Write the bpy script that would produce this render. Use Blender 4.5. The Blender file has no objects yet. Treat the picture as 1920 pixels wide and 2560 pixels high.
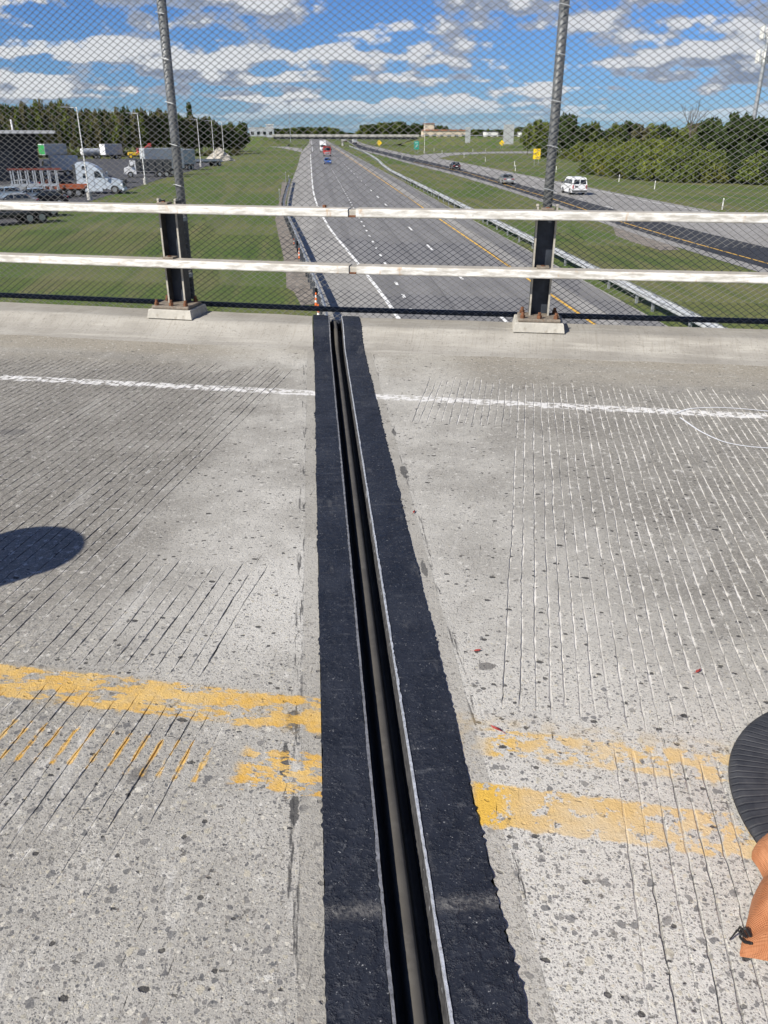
import bpy, math, random
import numpy as np
from mathutils import Vector, Matrix
R = math.radians
SC = bpy.context.scene
COL = SC.collection

# ------------------------------------------------------------------ camera
PSI, PIT, ROLL, FPX, CAMZ = R(4.792), R(25.435), R(0.10), 2000.0, 1.6
_F = np.array([math.sin(PSI)*math.cos(PIT), math.cos(PSI)*math.cos(PIT), -math.sin(PIT)])
_R0 = np.array([math.cos(PSI), -math.sin(PSI), 0.0]); _U0 = np.cross(_R0, _F)
_R = _R0*math.cos(ROLL)+_U0*math.sin(ROLL); _U = _U0*math.cos(ROLL)-_R0*math.sin(ROLL)
cam = bpy.data.cameras.new('camera'); camo = bpy.data.objects.new('camera', cam); COL.objects.link(camo)
cam.sensor_width = 36; cam.lens = 36*FPX/2560; cam.clip_start = 0.05; cam.clip_end = 6000
M = Matrix(((_R[0], _U[0], -_F[0], 0), (_R[1], _U[1], -_F[1], 0), (_R[2], _U[2], -_F[2], CAMZ), (0, 0, 0, 1)))
camo.matrix_world = M
SC.camera = camo

# ------------------------------------------------------------------ light
SUN_EL, SHAZ = R(37.0), R(55.0)          # shadows fall 55 deg clockwise of the highway direction (+Y)
sd = Vector((math.sin(SHAZ)*math.cos(SUN_EL), math.cos(SHAZ)*math.cos(SUN_EL), -math.sin(SUN_EL)))
sun = bpy.data.lights.new('sun', 'SUN'); sun.energy = 5.0; sun.angle = R(0.53); sun.color = (1.0, 0.94, 0.84)
suno = bpy.data.objects.new('sun', sun); COL.objects.link(suno)
suno.rotation_euler = sd.to_track_quat('-Z', 'Y').to_euler()

W = bpy.data.worlds.new('World'); SC.world = W; W.use_nodes = True
def setup_world():
    nt = W.node_tree; nt.nodes.clear(); L = nt.links.new
    def nd(t, **k):
        n = nt.nodes.new(t)
        for a, b in k.items(): setattr(n, a, b)
        return n
    def val(s, v):
        if hasattr(v, 'is_linked'): L(v, s)
        else: s.default_value = v
    def mth(op, a, b=0.0, c=None, clamp=False):
        n = nd('ShaderNodeMath', operation=op, use_clamp=clamp); val(n.inputs[0], a); val(n.inputs[1], b)
        if c is not None: val(n.inputs[2], c)
        return n.outputs[0]
    def vec(x, y, z):
        n = nd('ShaderNodeCombineXYZ'); val(n.inputs[0], x); val(n.inputs[1], y); val(n.inputs[2], z); return n.outputs[0]
    def sstep(v, a, b):
        n = nd('ShaderNodeMapRange', interpolation_type='SMOOTHSTEP'); val(n.inputs[0], v); n.inputs[1].default_value = a; n.inputs[2].default_value = b
        return n.outputs[0]
    sky = nd('ShaderNodeTexSky', sky_type='NISHITA', sun_disc=False)
    sky.sun_elevation = SUN_EL; sky.sun_rotation = SHAZ + math.pi   # same direction as the sun lamp
    sky.altitude = 150; sky.air_density = 1.0; sky.dust_density = 0.2; sky.ozone_density = 1.5
    tc = nd('ShaderNodeTexCoord'); sp = nd('ShaderNodeSeparateXYZ'); L(tc.outputs['Generated'], sp.inputs[0])
    x, y, z = sp.outputs
    zz = mth('MAXIMUM', z, 0.0)
    den = mth('ADD', zz, 0.035)
    hl = mth('SQRT', mth('ADD', mth('MULTIPLY', x, x), mth('MULTIPLY', y, y))); hx = mth('DIVIDE', x, hl); hy = mth('DIVIDE', y, hl)
    def noi(p, scale, detail, rough=.5):
        n = nd('ShaderNodeTexNoise', noise_dimensions='3D'); L(p, n.inputs['Vector']); n.inputs['Scale'].default_value = scale
        n.inputs['Detail'].default_value = detail; n.inputs['Roughness'].default_value = rough; return n.outputs[0]
    def cloud(dz):
        d2 = mth('ADD', den, dz)
        base = noi(vec(mth('MULTIPLY_ADD', hx, 8.6, CSEED), mth('MULTIPLY_ADD', hy, 8.6, CSEED*1.7), mth('MULTIPLY', mth('LOGARITHM', d2, 2.718), 4.6)), 1.0, 2.5, .5)
        puff = noi(vec(x, y, mth('MULTIPLY', mth('ADD', z, dz), 1.7)), 36.0, 6.0, .60)
        return mth('ADD', base, mth('MULTIPLY', mth('SUBTRACT', puff, .5), .42))
    CSEED = 5.3
    d0 = cloud(0.0); dup = cloud(0.011); dup2 = cloud(0.026)   # thinner higher up = sunlit top
    high = sstep(z, 0.10, 0.60)                                # overhead, out of view, clouds are thinned and greyed to cut the fill light
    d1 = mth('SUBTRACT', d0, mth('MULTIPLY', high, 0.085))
    cover = sstep(d1, 0.445, 0.53)
    fade = sstep(z, 0.006, 0.035)
    cover = mth('MULTIPLY', cover, mth('MULTIPLY_ADD', fade, 0.72, 0.22))
    lit = sstep(mth('SUBTRACT', d0, mth('MULTIPLY_ADD', dup, .55, mth('MULTIPLY', dup2, .45))), -0.045, 0.085)
    thin = mth('SUBTRACT', 1.0, sstep(d0, 0.46, 0.58))
    lit = mth('MAXIMUM', lit, mth('MULTIPLY', thin, 0.40))
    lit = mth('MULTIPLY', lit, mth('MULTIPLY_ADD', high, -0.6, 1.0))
    mc = nd('ShaderNodeMix', data_type='RGBA'); L(lit, mc.inputs[0])
    mc.inputs[6].default_value = (0.33, 0.40, 0.54, 1); mc.inputs[7].default_value = (1.0, 1.02, 1.05, 1)
    tint = nd('ShaderNodeMix', data_type='RGBA', blend_type='MULTIPLY'); tint.inputs[0].default_value = 1.0
    L(sky.outputs[0], tint.inputs[6]); tint.inputs[7].default_value = (0.46, 0.80, 1.50, 1)
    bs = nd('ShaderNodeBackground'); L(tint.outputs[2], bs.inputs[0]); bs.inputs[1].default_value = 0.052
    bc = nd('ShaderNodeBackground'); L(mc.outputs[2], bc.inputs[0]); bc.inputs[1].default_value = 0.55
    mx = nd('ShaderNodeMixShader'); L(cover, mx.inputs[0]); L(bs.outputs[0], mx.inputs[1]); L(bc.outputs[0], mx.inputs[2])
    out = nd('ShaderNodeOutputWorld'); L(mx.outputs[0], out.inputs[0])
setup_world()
SC.view_settings.view_transform = 'Standard'; SC.view_settings.look = 'None'
SC.view_settings.gamma = 1.0; SC.view_settings.use_curve_mapping = False
SC.view_settings.exposure = 0.45

# ------------------------------------------------------------------ frames of reference
GZ = -5.9                                     # level of the highway and the lot
def ray(px, py): return _F + _R*(px-960)/FPX - _U*(py-1280)/FPX
def gp(px, py, z=GZ):
    """the point at height z that the photograph shows at pixel (px, py) of 1920x2560"""
    d = ray(px, py); t = (z-CAMZ)/d[2]; return np.array([0, 0, CAMZ]) + t*d
def gpx(px, py): p = gp(px, py); return (p[0], p[1])
TH = R(-14.2); CT, ST = math.cos(TH), math.sin(TH)
UJ, BEND = -1.58, 0.035
def b2(u, v): return (u*CT - v*ST, u*ST + v*CT)          # bridge axis frame -> world xy
def be(u, v): return b2(u, v + BEND*abs(u-UJ))           # edge of the bridge: each span turns a little at the joint
def lerp(a, b, t): return a+(b-a)*t

# ------------------------------------------------------------------ node helper and materials
class NT:
    def __init__(s, name):
        s.m = bpy.data.materials.new(name); s.m.use_nodes = True; s.t = s.m.node_tree; s.t.nodes.clear()
        s.o = s.t.nodes.new('ShaderNodeOutputMaterial'); s.b = s.t.nodes.new('ShaderNodeBsdfPrincipled')
        s.t.links.new(s.b.outputs[0], s.o.inputs[0]); s.tc = None
    def n(s, t, **k):
        n = s.t.nodes.new(t)
        for a, b in k.items(): setattr(n, a, b)
        return n
    def set(s, sock, v):
        if isinstance(v, bpy.types.NodeSocket): s.t.links.new(v, sock)
        elif isinstance(v, (tuple, list)) and sock.type == 'RGBA' and len(v) == 3: sock.default_value = (*v, 1)
        else: sock.default_value = v
    def obj(s):
        if not s.tc: s.tc = s.n('ShaderNodeTexCoord')
        return s.tc.outputs['Object']
    def geo(s): return s.n('ShaderNodeNewGeometry').outputs['Position']
    def map(s, v, scale=(1, 1, 1), rot=(0, 0, 0), loc=(0, 0, 0)):
        n = s.n('ShaderNodeMapping'); s.set(n.inputs[0], v); n.inputs['Scale'].default_value = scale
        n.inputs['Rotation'].default_value = rot; n.inputs['Location'].default_value = loc; return n.outputs[0]
    def sep(s, v): n = s.n('ShaderNodeSeparateXYZ'); s.set(n.inputs[0], v); return n.outputs
    def comb(s, x, y, z=0.0):
        n = s.n('ShaderNodeCombineXYZ'); s.set(n.inputs[0], x); s.set(n.inputs[1], y); s.set(n.inputs[2], z); return n.outputs[0]
    def noise(s, v, scale, detail=3, rough=.55, w=None):
        n = s.n('ShaderNodeTexNoise'); s.set(n.inputs['Vector'], v); n.inputs['Scale'].default_value = scale
        n.inputs['Detail'].default_value = detail; n.inputs['Roughness'].default_value = rough; return n.outputs[0]
    def vor(s, v, scale, feature='F1', rnd=1.0):
        n = s.n('ShaderNodeTexVoronoi', feature=feature); s.set(n.inputs['Vector'], v); n.inputs['Scale'].default_value = scale
        n.inputs['Randomness'].default_value = rnd; return n.outputs
    def mth(s, op, a, b=0.0, c=None, clamp=False):
        n = s.n('ShaderNodeMath', operation=op, use_clamp=clamp); s.set(n.inputs[0], a); s.set(n.inputs[1], b)
        if c is not None: s.set(n.inputs[2], c)
        return n.outputs[0]
    def mul(s, a, b): return s.mth('MULTIPLY', a, b)
    def add(s, a, b): return s.mth('ADD', a, b)
    def sub(s, a, b): return s.mth('SUBTRACT', a, b)
    def inv(s, a): return s.mth('SUBTRACT', 1.0, a)
    def mx(s, a, b): return s.mth('MAXIMUM', a, b)
    def ss(s, v, a, b, lo=0.0, hi=1.0, smooth=True):
        n = s.n('ShaderNodeMapRange', interpolation_type='SMOOTHSTEP' if smooth else 'LINEAR')
        s.set(n.inputs[0], v)
        if a > b: a, b, lo, hi = b, a, hi, lo
        n.inputs[1].default_value = a; n.inputs[2].default_value = b; n.inputs[3].default_value = lo; n.inputs[4].default_value = hi
        return n.outputs[0]
    def band(s, v, a, b, e=.006): return s.mul(s.ss(v, a-e, a+e), s.ss(v, b+e, b-e))
    def mix(s, f, a, b, mode='MIX'):
        n = s.n('ShaderNodeMix', data_type='RGBA', blend_type=mode); s.set(n.inputs[0], f); s.set(n.inputs[6], a); s.set(n.inputs[7], b)
        return n.outputs[2]
    def ramp(s, f, stops):
        n = s.n('ShaderNodeValToRGB'); s.set(n.inputs[0], f); e = n.color_ramp.elements
        while len(e) < len(stops): e.new(.5)
        for i, (p, c) in enumerate(stops): e[i].position = p; e[i].color = (*c, 1)
        return n.outputs[0]
    def attr(s, name): return s.n('ShaderNodeAttribute', attribute_name=name).outputs['Fac']
    def rnd(s): return s.n('ShaderNodeObjectInfo').outputs['Random']
    def bump(s, h, strength=.5, dist=.01):
        n = s.n('ShaderNodeBump'); s.set(n.inputs['Height'], h); n.inputs['Strength'].default_value = strength; n.inputs['Distance'].default_value = dist
        s.t.links.new(n.outputs[0], s.b.inputs['Normal'])
    def out(s, color=None, rough=None, metal=None, spec=None, alpha=None):
        if color is not None: s.set(s.b.inputs['Base Color'], color)
        if rough is not None: s.set(s.b.inputs['Roughness'], rough)
        if metal is not None: s.set(s.b.inputs['Metallic'], metal)
        if spec is not None: s.set(s.b.inputs['Specular IOR Level'], spec)
        if alpha is not None: s.set(s.b.inputs['Alpha'], alpha)
        return s.m

def simple(name, col, rough=.6, metal=0.0, var=.18, scale=3.0, bump=0.0, dirt=None, spec=.4):
    t = NT(name); p = t.obj(); f = t.noise(p, scale, 5, .6)
    lo = tuple(c*(1-var) for c in col); hi = tuple(min(1, c*(1+var)) for c in col)
    c = t.mix(t.ss(f, .3, .7), lo, hi)
    if dirt: c = t.mix(t.ss(t.noise(p, scale*2.7, 6, .65), .52, .7, 0, .8), c, dirt)
    if bump: t.bump(t.noise(p, scale*8, 4), bump, .01)
    return t.out(c, rough, metal, spec)

MT = {}
MT['white_paint'] = simple('white_vehicle_paint', (.74, .75, .76), .3, 0, .05, 1.2)
MT['silver'] = simple('silver_paint', (.42, .43, .42), .32, .5, .06, 1.5)
MT['black_paint'] = simple('black_paint', (.015, .015, .02), .25, 0, .2, 2)
MT['blue_paint'] = simple('blue_paint', (.03, .10, .36), .28, 0, .1, 2)
MT['red_paint'] = simple('red_paint', (.42, .045, .04), .4, 0, .15, 2)
MT['orange_paint'] = simple('orange_paint', (.30, .075, .025), .55, 0, .25, 2, dirt=(.18, .07, .04))
MT['yellow_paint'] = simple('yellow_paint', (.75, .50, .03), .45, 0, .12, 2)
MT['ltblue_paint'] = simple('pale_blue_paint', (.33, .42, .52), .35, .2, .12, 2)
MT['grey_panel'] = simple('grey_ribbed_panel', (.42, .45, .48), .5, .1, .1, 1.5)
MT['dark_grey'] = simple('dark_grey', (.06, .065, .07), .6, 0, .25, 3)
MT['glass'] = simple('vehicle_glass', (.012, .016, .02), .08, 0, .1, 1, spec=.6)
MT['tyre'] = simple('tyre_rubber', (.018, .018, .019), .85, 0, .2, 8)
MT['rim'] = simple('wheel_rim', (.45, .46, .47), .35, .7, .1, 4)
MT['tail'] = simple('tail_lamp', (.38, .012, .012), .25, 0, .1, 4)
MT['lamp_clear'] = simple('head_lamp', (.75, .77, .78), .15, .1, .1, 4)
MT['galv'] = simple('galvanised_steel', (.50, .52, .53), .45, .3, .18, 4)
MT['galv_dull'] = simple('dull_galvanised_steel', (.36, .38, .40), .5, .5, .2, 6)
MT['chain'] = simple('fence_wire', (.21, .21, .20), .55, .2, .15, 20)
MT['pipe_dark'] = simple('dark_pipe', (.035, .042, .055), .45, .2, .3, 12)
MT['steel_dark'] = simple('weathered_dark_steel', (.075, .072, .068), .6, .25, .35, 14, dirt=(.10, .06, .04))
MT['post_edge'] = simple('worn_steel_edge', (.40, .38, .33), .6, .2, .2, 16, dirt=(.25, .19, .13))
MT['rust'] = simple('rusty_steel', (.16, .070, .035), .85, .1, .4, 30, .4, dirt=(.07, .035, .02))
MT['brown_plate'] = simple('brown_base_plate', (.21, .18, .145), .8, .1, .25, 25, .3, dirt=(.12, .06, .03))
MT['white_line'] = simple('white_road_paint', (.74, .74, .71), .7, 0, .1, 1.2)
MT['yellow_line'] = simple('yellow_road_paint', (.68, .40, .06), .7, 0, .15, .8)
MT['sign_yellow'] = simple('yellow_sign_face', (.82, .56, .02), .45, 0, .04, 1)
MT['sign_green'] = simple('green_sign_face', (.02, .26, .20), .45, 0, .05, 1)
MT['sign_back'] = simple('bare_sign_back', (.40, .42, .42), .5, .3, .1, .5)
MT['black_print'] = simple('black_print', (.012, .012, .012), .6)
MT['white_print'] = simple('white_print', (.78, .78, .76), .6)
MT['far_concrete'] = simple('far_concrete', (.44, .43, .40), .85, 0, .15, .4)
MT['tan_wall'] = simple('tan_stucco', (.58, .50, .39), .85, 0, .08, .3)
MT['tile_roof'] = simple('red_tile_roof', (.32, .16, .10), .8, 0, .2, .6)
MT['far_white'] = simple('white_wall', (.70, .70, .68), .8, 0, .06, .2)
MT['delineator'] = simple('white_marker_post', (.75, .75, .72), .6, 0, .06, 4)
MT['cone_orange'] = simple('orange_plastic', (.72, .15, .03), .5, 0, .12, 5)
MT['cone_white'] = simple('white_reflective_band', (.78, .78, .76), .4, 0, .06, 5)
MT['rail_dark'] = simple('shaded_dull_rail', (.10, .11, .125), .55, .3, .25, 4)  # rail posts seen from their shaded side, that shade put into the colour
MT['old_red'] = simple('faded_red_steel', (.20, .055, .04), .7, 0, .25, 3)
MT['tractor_paint'] = simple('pale_silver_blue_paint', (.50, .56, .62), .32, .1, .06, 1.2)
MT['pedestal'] = simple('pedestal_concrete', (.42, .402, .355), .9, 0, .14, 9, .4, dirt=(.28, .255, .21))
MT['bark'] = simple('bark', (.10, .085, .07), .9, 0, .3, 2)

def ribbed(name, col, rough, metal, freq, axis=0, var=.12):
    t = NT(name); p = t.obj(); xyz = t.sep(p)
    w = t.n('ShaderNodeTexWave', wave_type='BANDS', bands_direction='XYZ'[axis]); t.set(w.inputs[0], p); w.inputs['Scale'].default_value = freq
    f = t.noise(p, .8, 4); c = t.mix(t.ss(f, .3, .7), tuple(a*(1-var) for a in col), tuple(a*(1+var) for a in col))
    t.bump(w.outputs[1], .5, .03); return t.out(c, rough, metal)
MT['trailer_side'] = ribbed('trailer_side_panel', (.40, .43, .46), .5, .2, 2.2)
MT['black_cladding'] = ribbed('black_wall_cladding', (.022, .024, .030), .5, .1, 1.6)

def rail_paint():
    t = NT('worn_white_rail_paint'); p = t.obj()
    f1 = t.noise(t.map(p, (6, 6, 30)), 1.0, 6, .65); f2 = t.noise(p, 22, 5, .7); f3 = t.noise(t.map(p, (14, 14, 5)), 1, 4, .6)
    c = t.mix(t.ss(f1, .35, .66), (.42, .40, .355), (.78, .775, .74))
    c = t.mix(t.ss(f2, .58, .75, 0, .75), c, (.40, .38, .34))
    c = t.mix(t.ss(f3, .60, .72, 0, .7), c, (.44, .29, .16))
    nz = t.sep(t.n('ShaderNodeNewGeometry').outputs['Normal'])[2]
    c = t.mix(t.mul(t.ss(nz, .6, .95), t.ss(f2, .25, .6, .5, .95)), c, (.36, .33, .28))
    t.bump(f2, .25, .004); return t.out(c, .55, 0, .3)
MT['rail'] = rail_paint()

def grass():
    t = NT('grass_verge'); p = t.geo()
    f = t.noise(p, .055, 5, .6); f2 = t.noise(p, .9, 5, .7); f3 = t.noise(t.map(p, (.5, .05, 1)), 1, 4, .6)
    c = t.mix(t.ss(f, .40, .60), (.085, .138, .032), (.160, .165, .064))
    c = t.mix(t.ss(f2, .35, .7, 0, .65), c, (.115, .140, .046))
    c = t.mix(t.ss(f3, .48, .66, 0, .6), c, (.185, .165, .085)); c = t.mix(t.ss(t.noise(t.map(p, (.9, .03, 1), rot=(0, 0, .25)), 1, 3, .6), .48, .62, 0, .4), c, (.055, .095, .024))
    c = t.mix(t.ss(t.noise(p, 6, 4, .7), .45, .75, 0, .40), c, (.045, .070, .018))
    c = t.mix(t.ss(t.noise(p, 2.3, 5, .75), .66, .78, 0, .55), c, (.20, .18, .03))
    t.bump(t.noise(p, 5, 4, .7), .8, .15); return t.out(c, .95, 0, .1)
MT['grass'] = grass()

def asphalt(name, lo, hi, streak=.5, rotz=0.0, track=False):
    t = NT(name); p = t.map(t.geo(), rot=(0, 0, rotz))
    f = t.noise(p, .25, 5, .6); g = t.noise(t.map(p, (1.6, .02, 1)), 1, 4, .6); h = t.noise(p, 30, 3, .7)
    c = t.mix(t.ss(f, .3, .7), lo, hi)
    c = t.mix(t.ss(g, .45, .7, 0, streak), c, tuple(a*.72 for a in lo))
    c = t.mix(t.ss(h, .4, .7, 0, .35), c, tuple(min(1, a*1.4) for a in hi))
    if track:
        X = t.sep(p)[0]; w = t.mth('SINE', t.mul(t.sub(X, .2), 2*math.pi/1.85)); c = t.mix(t.ss(w, .1, .9, 0, .32), c, tuple(a*.70 for a in lo))
        sm = t.mth('ABSOLUTE', t.sub(t.sub(X, 6.3), t.mul(t.noise(t.map(p, (.02, .05, 1)), 1, 2), .25))); c = t.mix(t.ss(sm, .06, .02, 0, .5), c, tuple(a*.45 for a in lo))
        Y = t.sep(p)[1]; pt = t.noise(t.map(p, (.15, .06, 1)), 1, 1); c = t.mix(t.ss(pt, .60, .615, 0, .28), c, tuple(a*.75 for a in lo))
    return t.out(c, .9, 0, .2)
MT['asphalt'] = asphalt('worn_asphalt', (.170, .168, .168), (.215, .212, .208), track=True)
MT['asphalt_shoulder'] = asphalt('shoulder_asphalt', (.235, .228, .214), (.32, .31, .288), .5)
MT['asphalt_dark'] = asphalt('new_dark_asphalt', (.030, .033, .040), (.046, .049, .056), .3, .3)
MT['asphalt_old'] = asphalt('old_pale_asphalt', (.225, .218, .205), (.29, .282, .268), .4, .3)
MT['lot'] = asphalt('lot_asphalt', (.050, .052, .060), (.085, .086, .092), .4, 1.0)
MT['gravel'] = simple('gravel_verge', (.20, .175, .145), .95, 0, .35, 2.5, .3)

def foliage(name, dark, light, warm):
    t = NT(name); p = t.obj(); r = t.rnd()
    g = t.n('ShaderNodeNewGeometry').outputs['Random Per Island']
    c = t.mix(g, dark, light); c = t.mix(t.mul(t.ss(t.noise(t.add(p, 0) if False else p, .45, 3), .4, .7), .7), c, warm)
    c = t.mix(t.ss(r, 0, 1, 0, .45), c, tuple(a*.6 for a in dark))
    m = t.out(c, .75, 0, .2)
    t.set(t.b.inputs['Transmission Weight'], 0.0)
    tr = t.n('ShaderNodeBsdfTranslucent'); t.set(tr.inputs[0], t.mix(1.0, c, (1.2, 1.3, .6), 'MULTIPLY'))
    mixs = t.n('ShaderNodeMixShader'); mixs.inputs[0].default_value = .38
    t.t.links.new(t.b.outputs[0], mixs.inputs[1]); t.t.links.new(tr.outputs[0], mixs.inputs[2]); t.t.links.new(mixs.outputs[0], t.o.inputs[0])
    return m
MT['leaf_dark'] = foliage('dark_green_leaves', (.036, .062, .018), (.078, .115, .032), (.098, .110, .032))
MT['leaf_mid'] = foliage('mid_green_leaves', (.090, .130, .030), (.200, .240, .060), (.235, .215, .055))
MT['leaf_bush'] = foliage('yellowish_green_leaves', (.115, .155, .030), (.255, .285, .064), (.285, .255, .058))  # sunlight on the thicket's left end put into a brighter leaf colour
MT['leaf_olive'] = foliage('olive_brown_leaves', (.100, .100, .050), (.210, .195, .100), (.240, .190, .105))

# ------------------------------------------------------------------ mesh helper
class MB:
    def __init__(s): s.v = []; s.f = []
    def add(s, vs, fs):
        o = len(s.v); s.v += [tuple(map(float, q)) for q in vs]; s.f += [tuple(i+o for i in q) for q in fs]; return s
    def box(s, c, d, rz=0.0, bev=0.0):
        cx, cy, cz = c; x, y, z = d[0]/2, d[1]/2, d[2]/2
        if bev:
            b = min(bev, x*.95, y*.95, z*.95); vs = []
            ring = [(-x+b, -y), (x-b, -y), (x, -y+b), (x, y-b), (x-b, y), (-x+b, y), (-x, y-b), (-x, -y+b)]
            inn = [(px*(1-b/x) if x else 0, py*(1-b/y)) for px, py in ring]
            for zz, rg in ((-z, inn), (-z+b, ring), (z-b, ring), (z, inn)): vs += [(px, py, zz) for px, py in rg]
            fs = [tuple(range(7, -1, -1)), tuple(range(24, 32))]
            for k in range(3):
                for i in range(8): j = (i+1) % 8; fs.append((k*8+i, k*8+j, k*8+8+j, k*8+8+i))
        else:
            vs = [(a*x, b*y, e*z) for e in (-1, 1) for a, b in ((-1, -1), (1, -1), (1, 1), (-1, 1))]
            fs = [(3, 2, 1, 0), (4, 5, 6, 7)] + [(i, (i+1) % 4, 4+(i+1) % 4, 4+i) for i in range(4)]
        ca, sa = math.cos(rz), math.sin(rz)
        return s.add([(cx+a*ca-b*sa, cy+a*sa+b*ca, cz+e) for a, b, e in vs], fs)
    def tube(s, p, q, r0, r1=None, n=8, cap=True):
        p, q = Vector(p), Vector(q); r1 = r0 if r1 is None else r1
        d = (q-p).normalized(); a = d.orthogonal().normalized(); b = d.cross(a)
        vs = []
        for P, r in ((p, r0), (q, r1)):
            for i in range(n): t = 2*math.pi*i/n; vs.append(P + a*(r*math.cos(t)) + b*(r*math.sin(t)))
        fs = [(i, (i+1) % n, n+(i+1) % n, n+i) for i in range(n)]
        if cap: fs += [tuple(range(n-1, -1, -1)), tuple(range(n, 2*n))]
        return s.add(vs, fs)
    def lathe(s, prof, n=24, c=(0, 0, 0)):
        vs = []; m = len(prof)
        for i in range(n):
            t = 2*math.pi*i/n
            for r, z in prof: vs.append((c[0]+r*math.cos(t), c[1]+r*math.sin(t), c[2]+z))
        fs = [(i*m+j, ((i+1) % n)*m+j, ((i+1) % n)*m+j+1, i*m+j+1) for i in range(n) for j in range(m-1)]
        return s.add(vs, fs)
    def prism(s, poly, y0, y1):
        """side outline (x, z) extruded along y"""
        n = len(poly); vs = [(x, y0, z) for x, z in poly] + [(x, y1, z) for x, z in poly]
        return s.add(vs, [tuple(range(n)), tuple(range(2*n-1, n-1, -1))] + [((i+1) % n, i, n+i, n+(i+1) % n) for i in range(n)])
    def taper(s, poly, w):
        """outline (x, z, half width) mirrored in y"""
        n = len(poly); vs = [(x, -h, z) for x, z, h in poly] + [(x, h, z) for x, z, h in poly]
        return s.add(vs, [tuple(range(n)), tuple(range(2*n-1, n-1, -1))] + [((i+1) % n, i, n+i, n+(i+1) % n) for i in range(n)])
    def quad(s, a, b, c, d): return s.add([a, b, c, d], [(0, 1, 2, 3)])
    def strip(s, L_, R_, z=None):
        k = len(L_); P = lambda q: (q[0], q[1], z if z is not None else q[2])
        return s.add([P(q) for q in L_]+[P(q) for q in R_], [(k+i, k+i+1, i+1, i) for i in range(k-1)])
    def mesh(s, name, smooth=False):
        me = bpy.data.meshes.new(name); me.from_pydata(s.v, [], s.f); me.update()
        if smooth: me.polygons.foreach_set('use_smooth', [True]*len(me.polygons))
        return me
    def build(s, name, m, parent=None, smooth=False, loc=None):
        me = s.mesh(name, smooth); me.materials.append(MT[m] if isinstance(m, str) else m)
        return link(name, me, parent, loc)
def flat_shade(me):
    me.polygons.foreach_set('use_smooth', np.zeros(len(me.polygons), dtype=bool)); me.update()
def link(name, me, parent=None, loc=None):
    o = bpy.data.objects.new(name, me); COL.objects.link(o)
    if parent: o.parent = parent
    if loc is not None: o.location = loc
    return o
def tag(o, label=None, cat=None, group=None, kind=None):
    for k, v in (('label', label), ('category', cat), ('group', group), ('kind', kind)):
        if v: o[k] = v
    return o
def thing(name, label, cat, loc=(0, 0, 0), rz=0.0, group=None):
    o = bpy.data.objects.new(name, None); COL.objects.link(o); o.empty_display_size = .2
    o.location = loc; o.rotation_euler = (0, 0, rz); return tag(o, label, cat, group)
def struct(o): o['kind'] = 'structure'; return o
def copy_tree(o, parent=None):
    c = o.copy(); COL.objects.link(c); c.parent = parent
    for ch in o.children: copy_tree(ch, c)
    return c
def resample(pts, n):
    P = np.array([(q[0], q[1]) for q in pts], float); d = np.r_[0, np.cumsum(np.hypot(*np.diff(P, axis=0).T))]
    t = np.linspace(0, d[-1], n); return np.c_[np.interp(t, d, P[:, 0]), np.interp(t, d, P[:, 1])]
def smoothline(pts, n, it=6):
    P = resample(pts, n)
    for _ in range(it): P[1:-1] = (P[:-2]+2*P[1:-1]+P[2:])/4
    return P
def ribbon(P, w, z):
    P = np.asarray(P); T = np.gradient(P, axis=0); T /= np.linalg.norm(T, axis=1)[:, None]; N = np.c_[-T[:, 1], T[:, 0]]
    m = MB(); m.strip([(*q, z) for q in P+N*w/2], [(*q, z) for q in P-N*w/2]); return m
# ================================================================== the bridge deck
JX0, JX1 = -0.033, 0.376                      # outer edges of the joint (it runs along +Y)
V_BASE, V_TOP, V_EDGE, KERB = 6.46, 6.58, 6.98, 0.12
def u_at(X, v): return (X + ST*v)/CT
def deck_z(v): return float(np.interp(v, [V_BASE-.23, V_BASE-.14, V_BASE-.05, V_BASE+.02, V_BASE+.08, V_BASE+.125, V_BASE+.155, V_BASE+.18], [0, .009, .027, .050, .078, .104, .116, KERB]))

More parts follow.
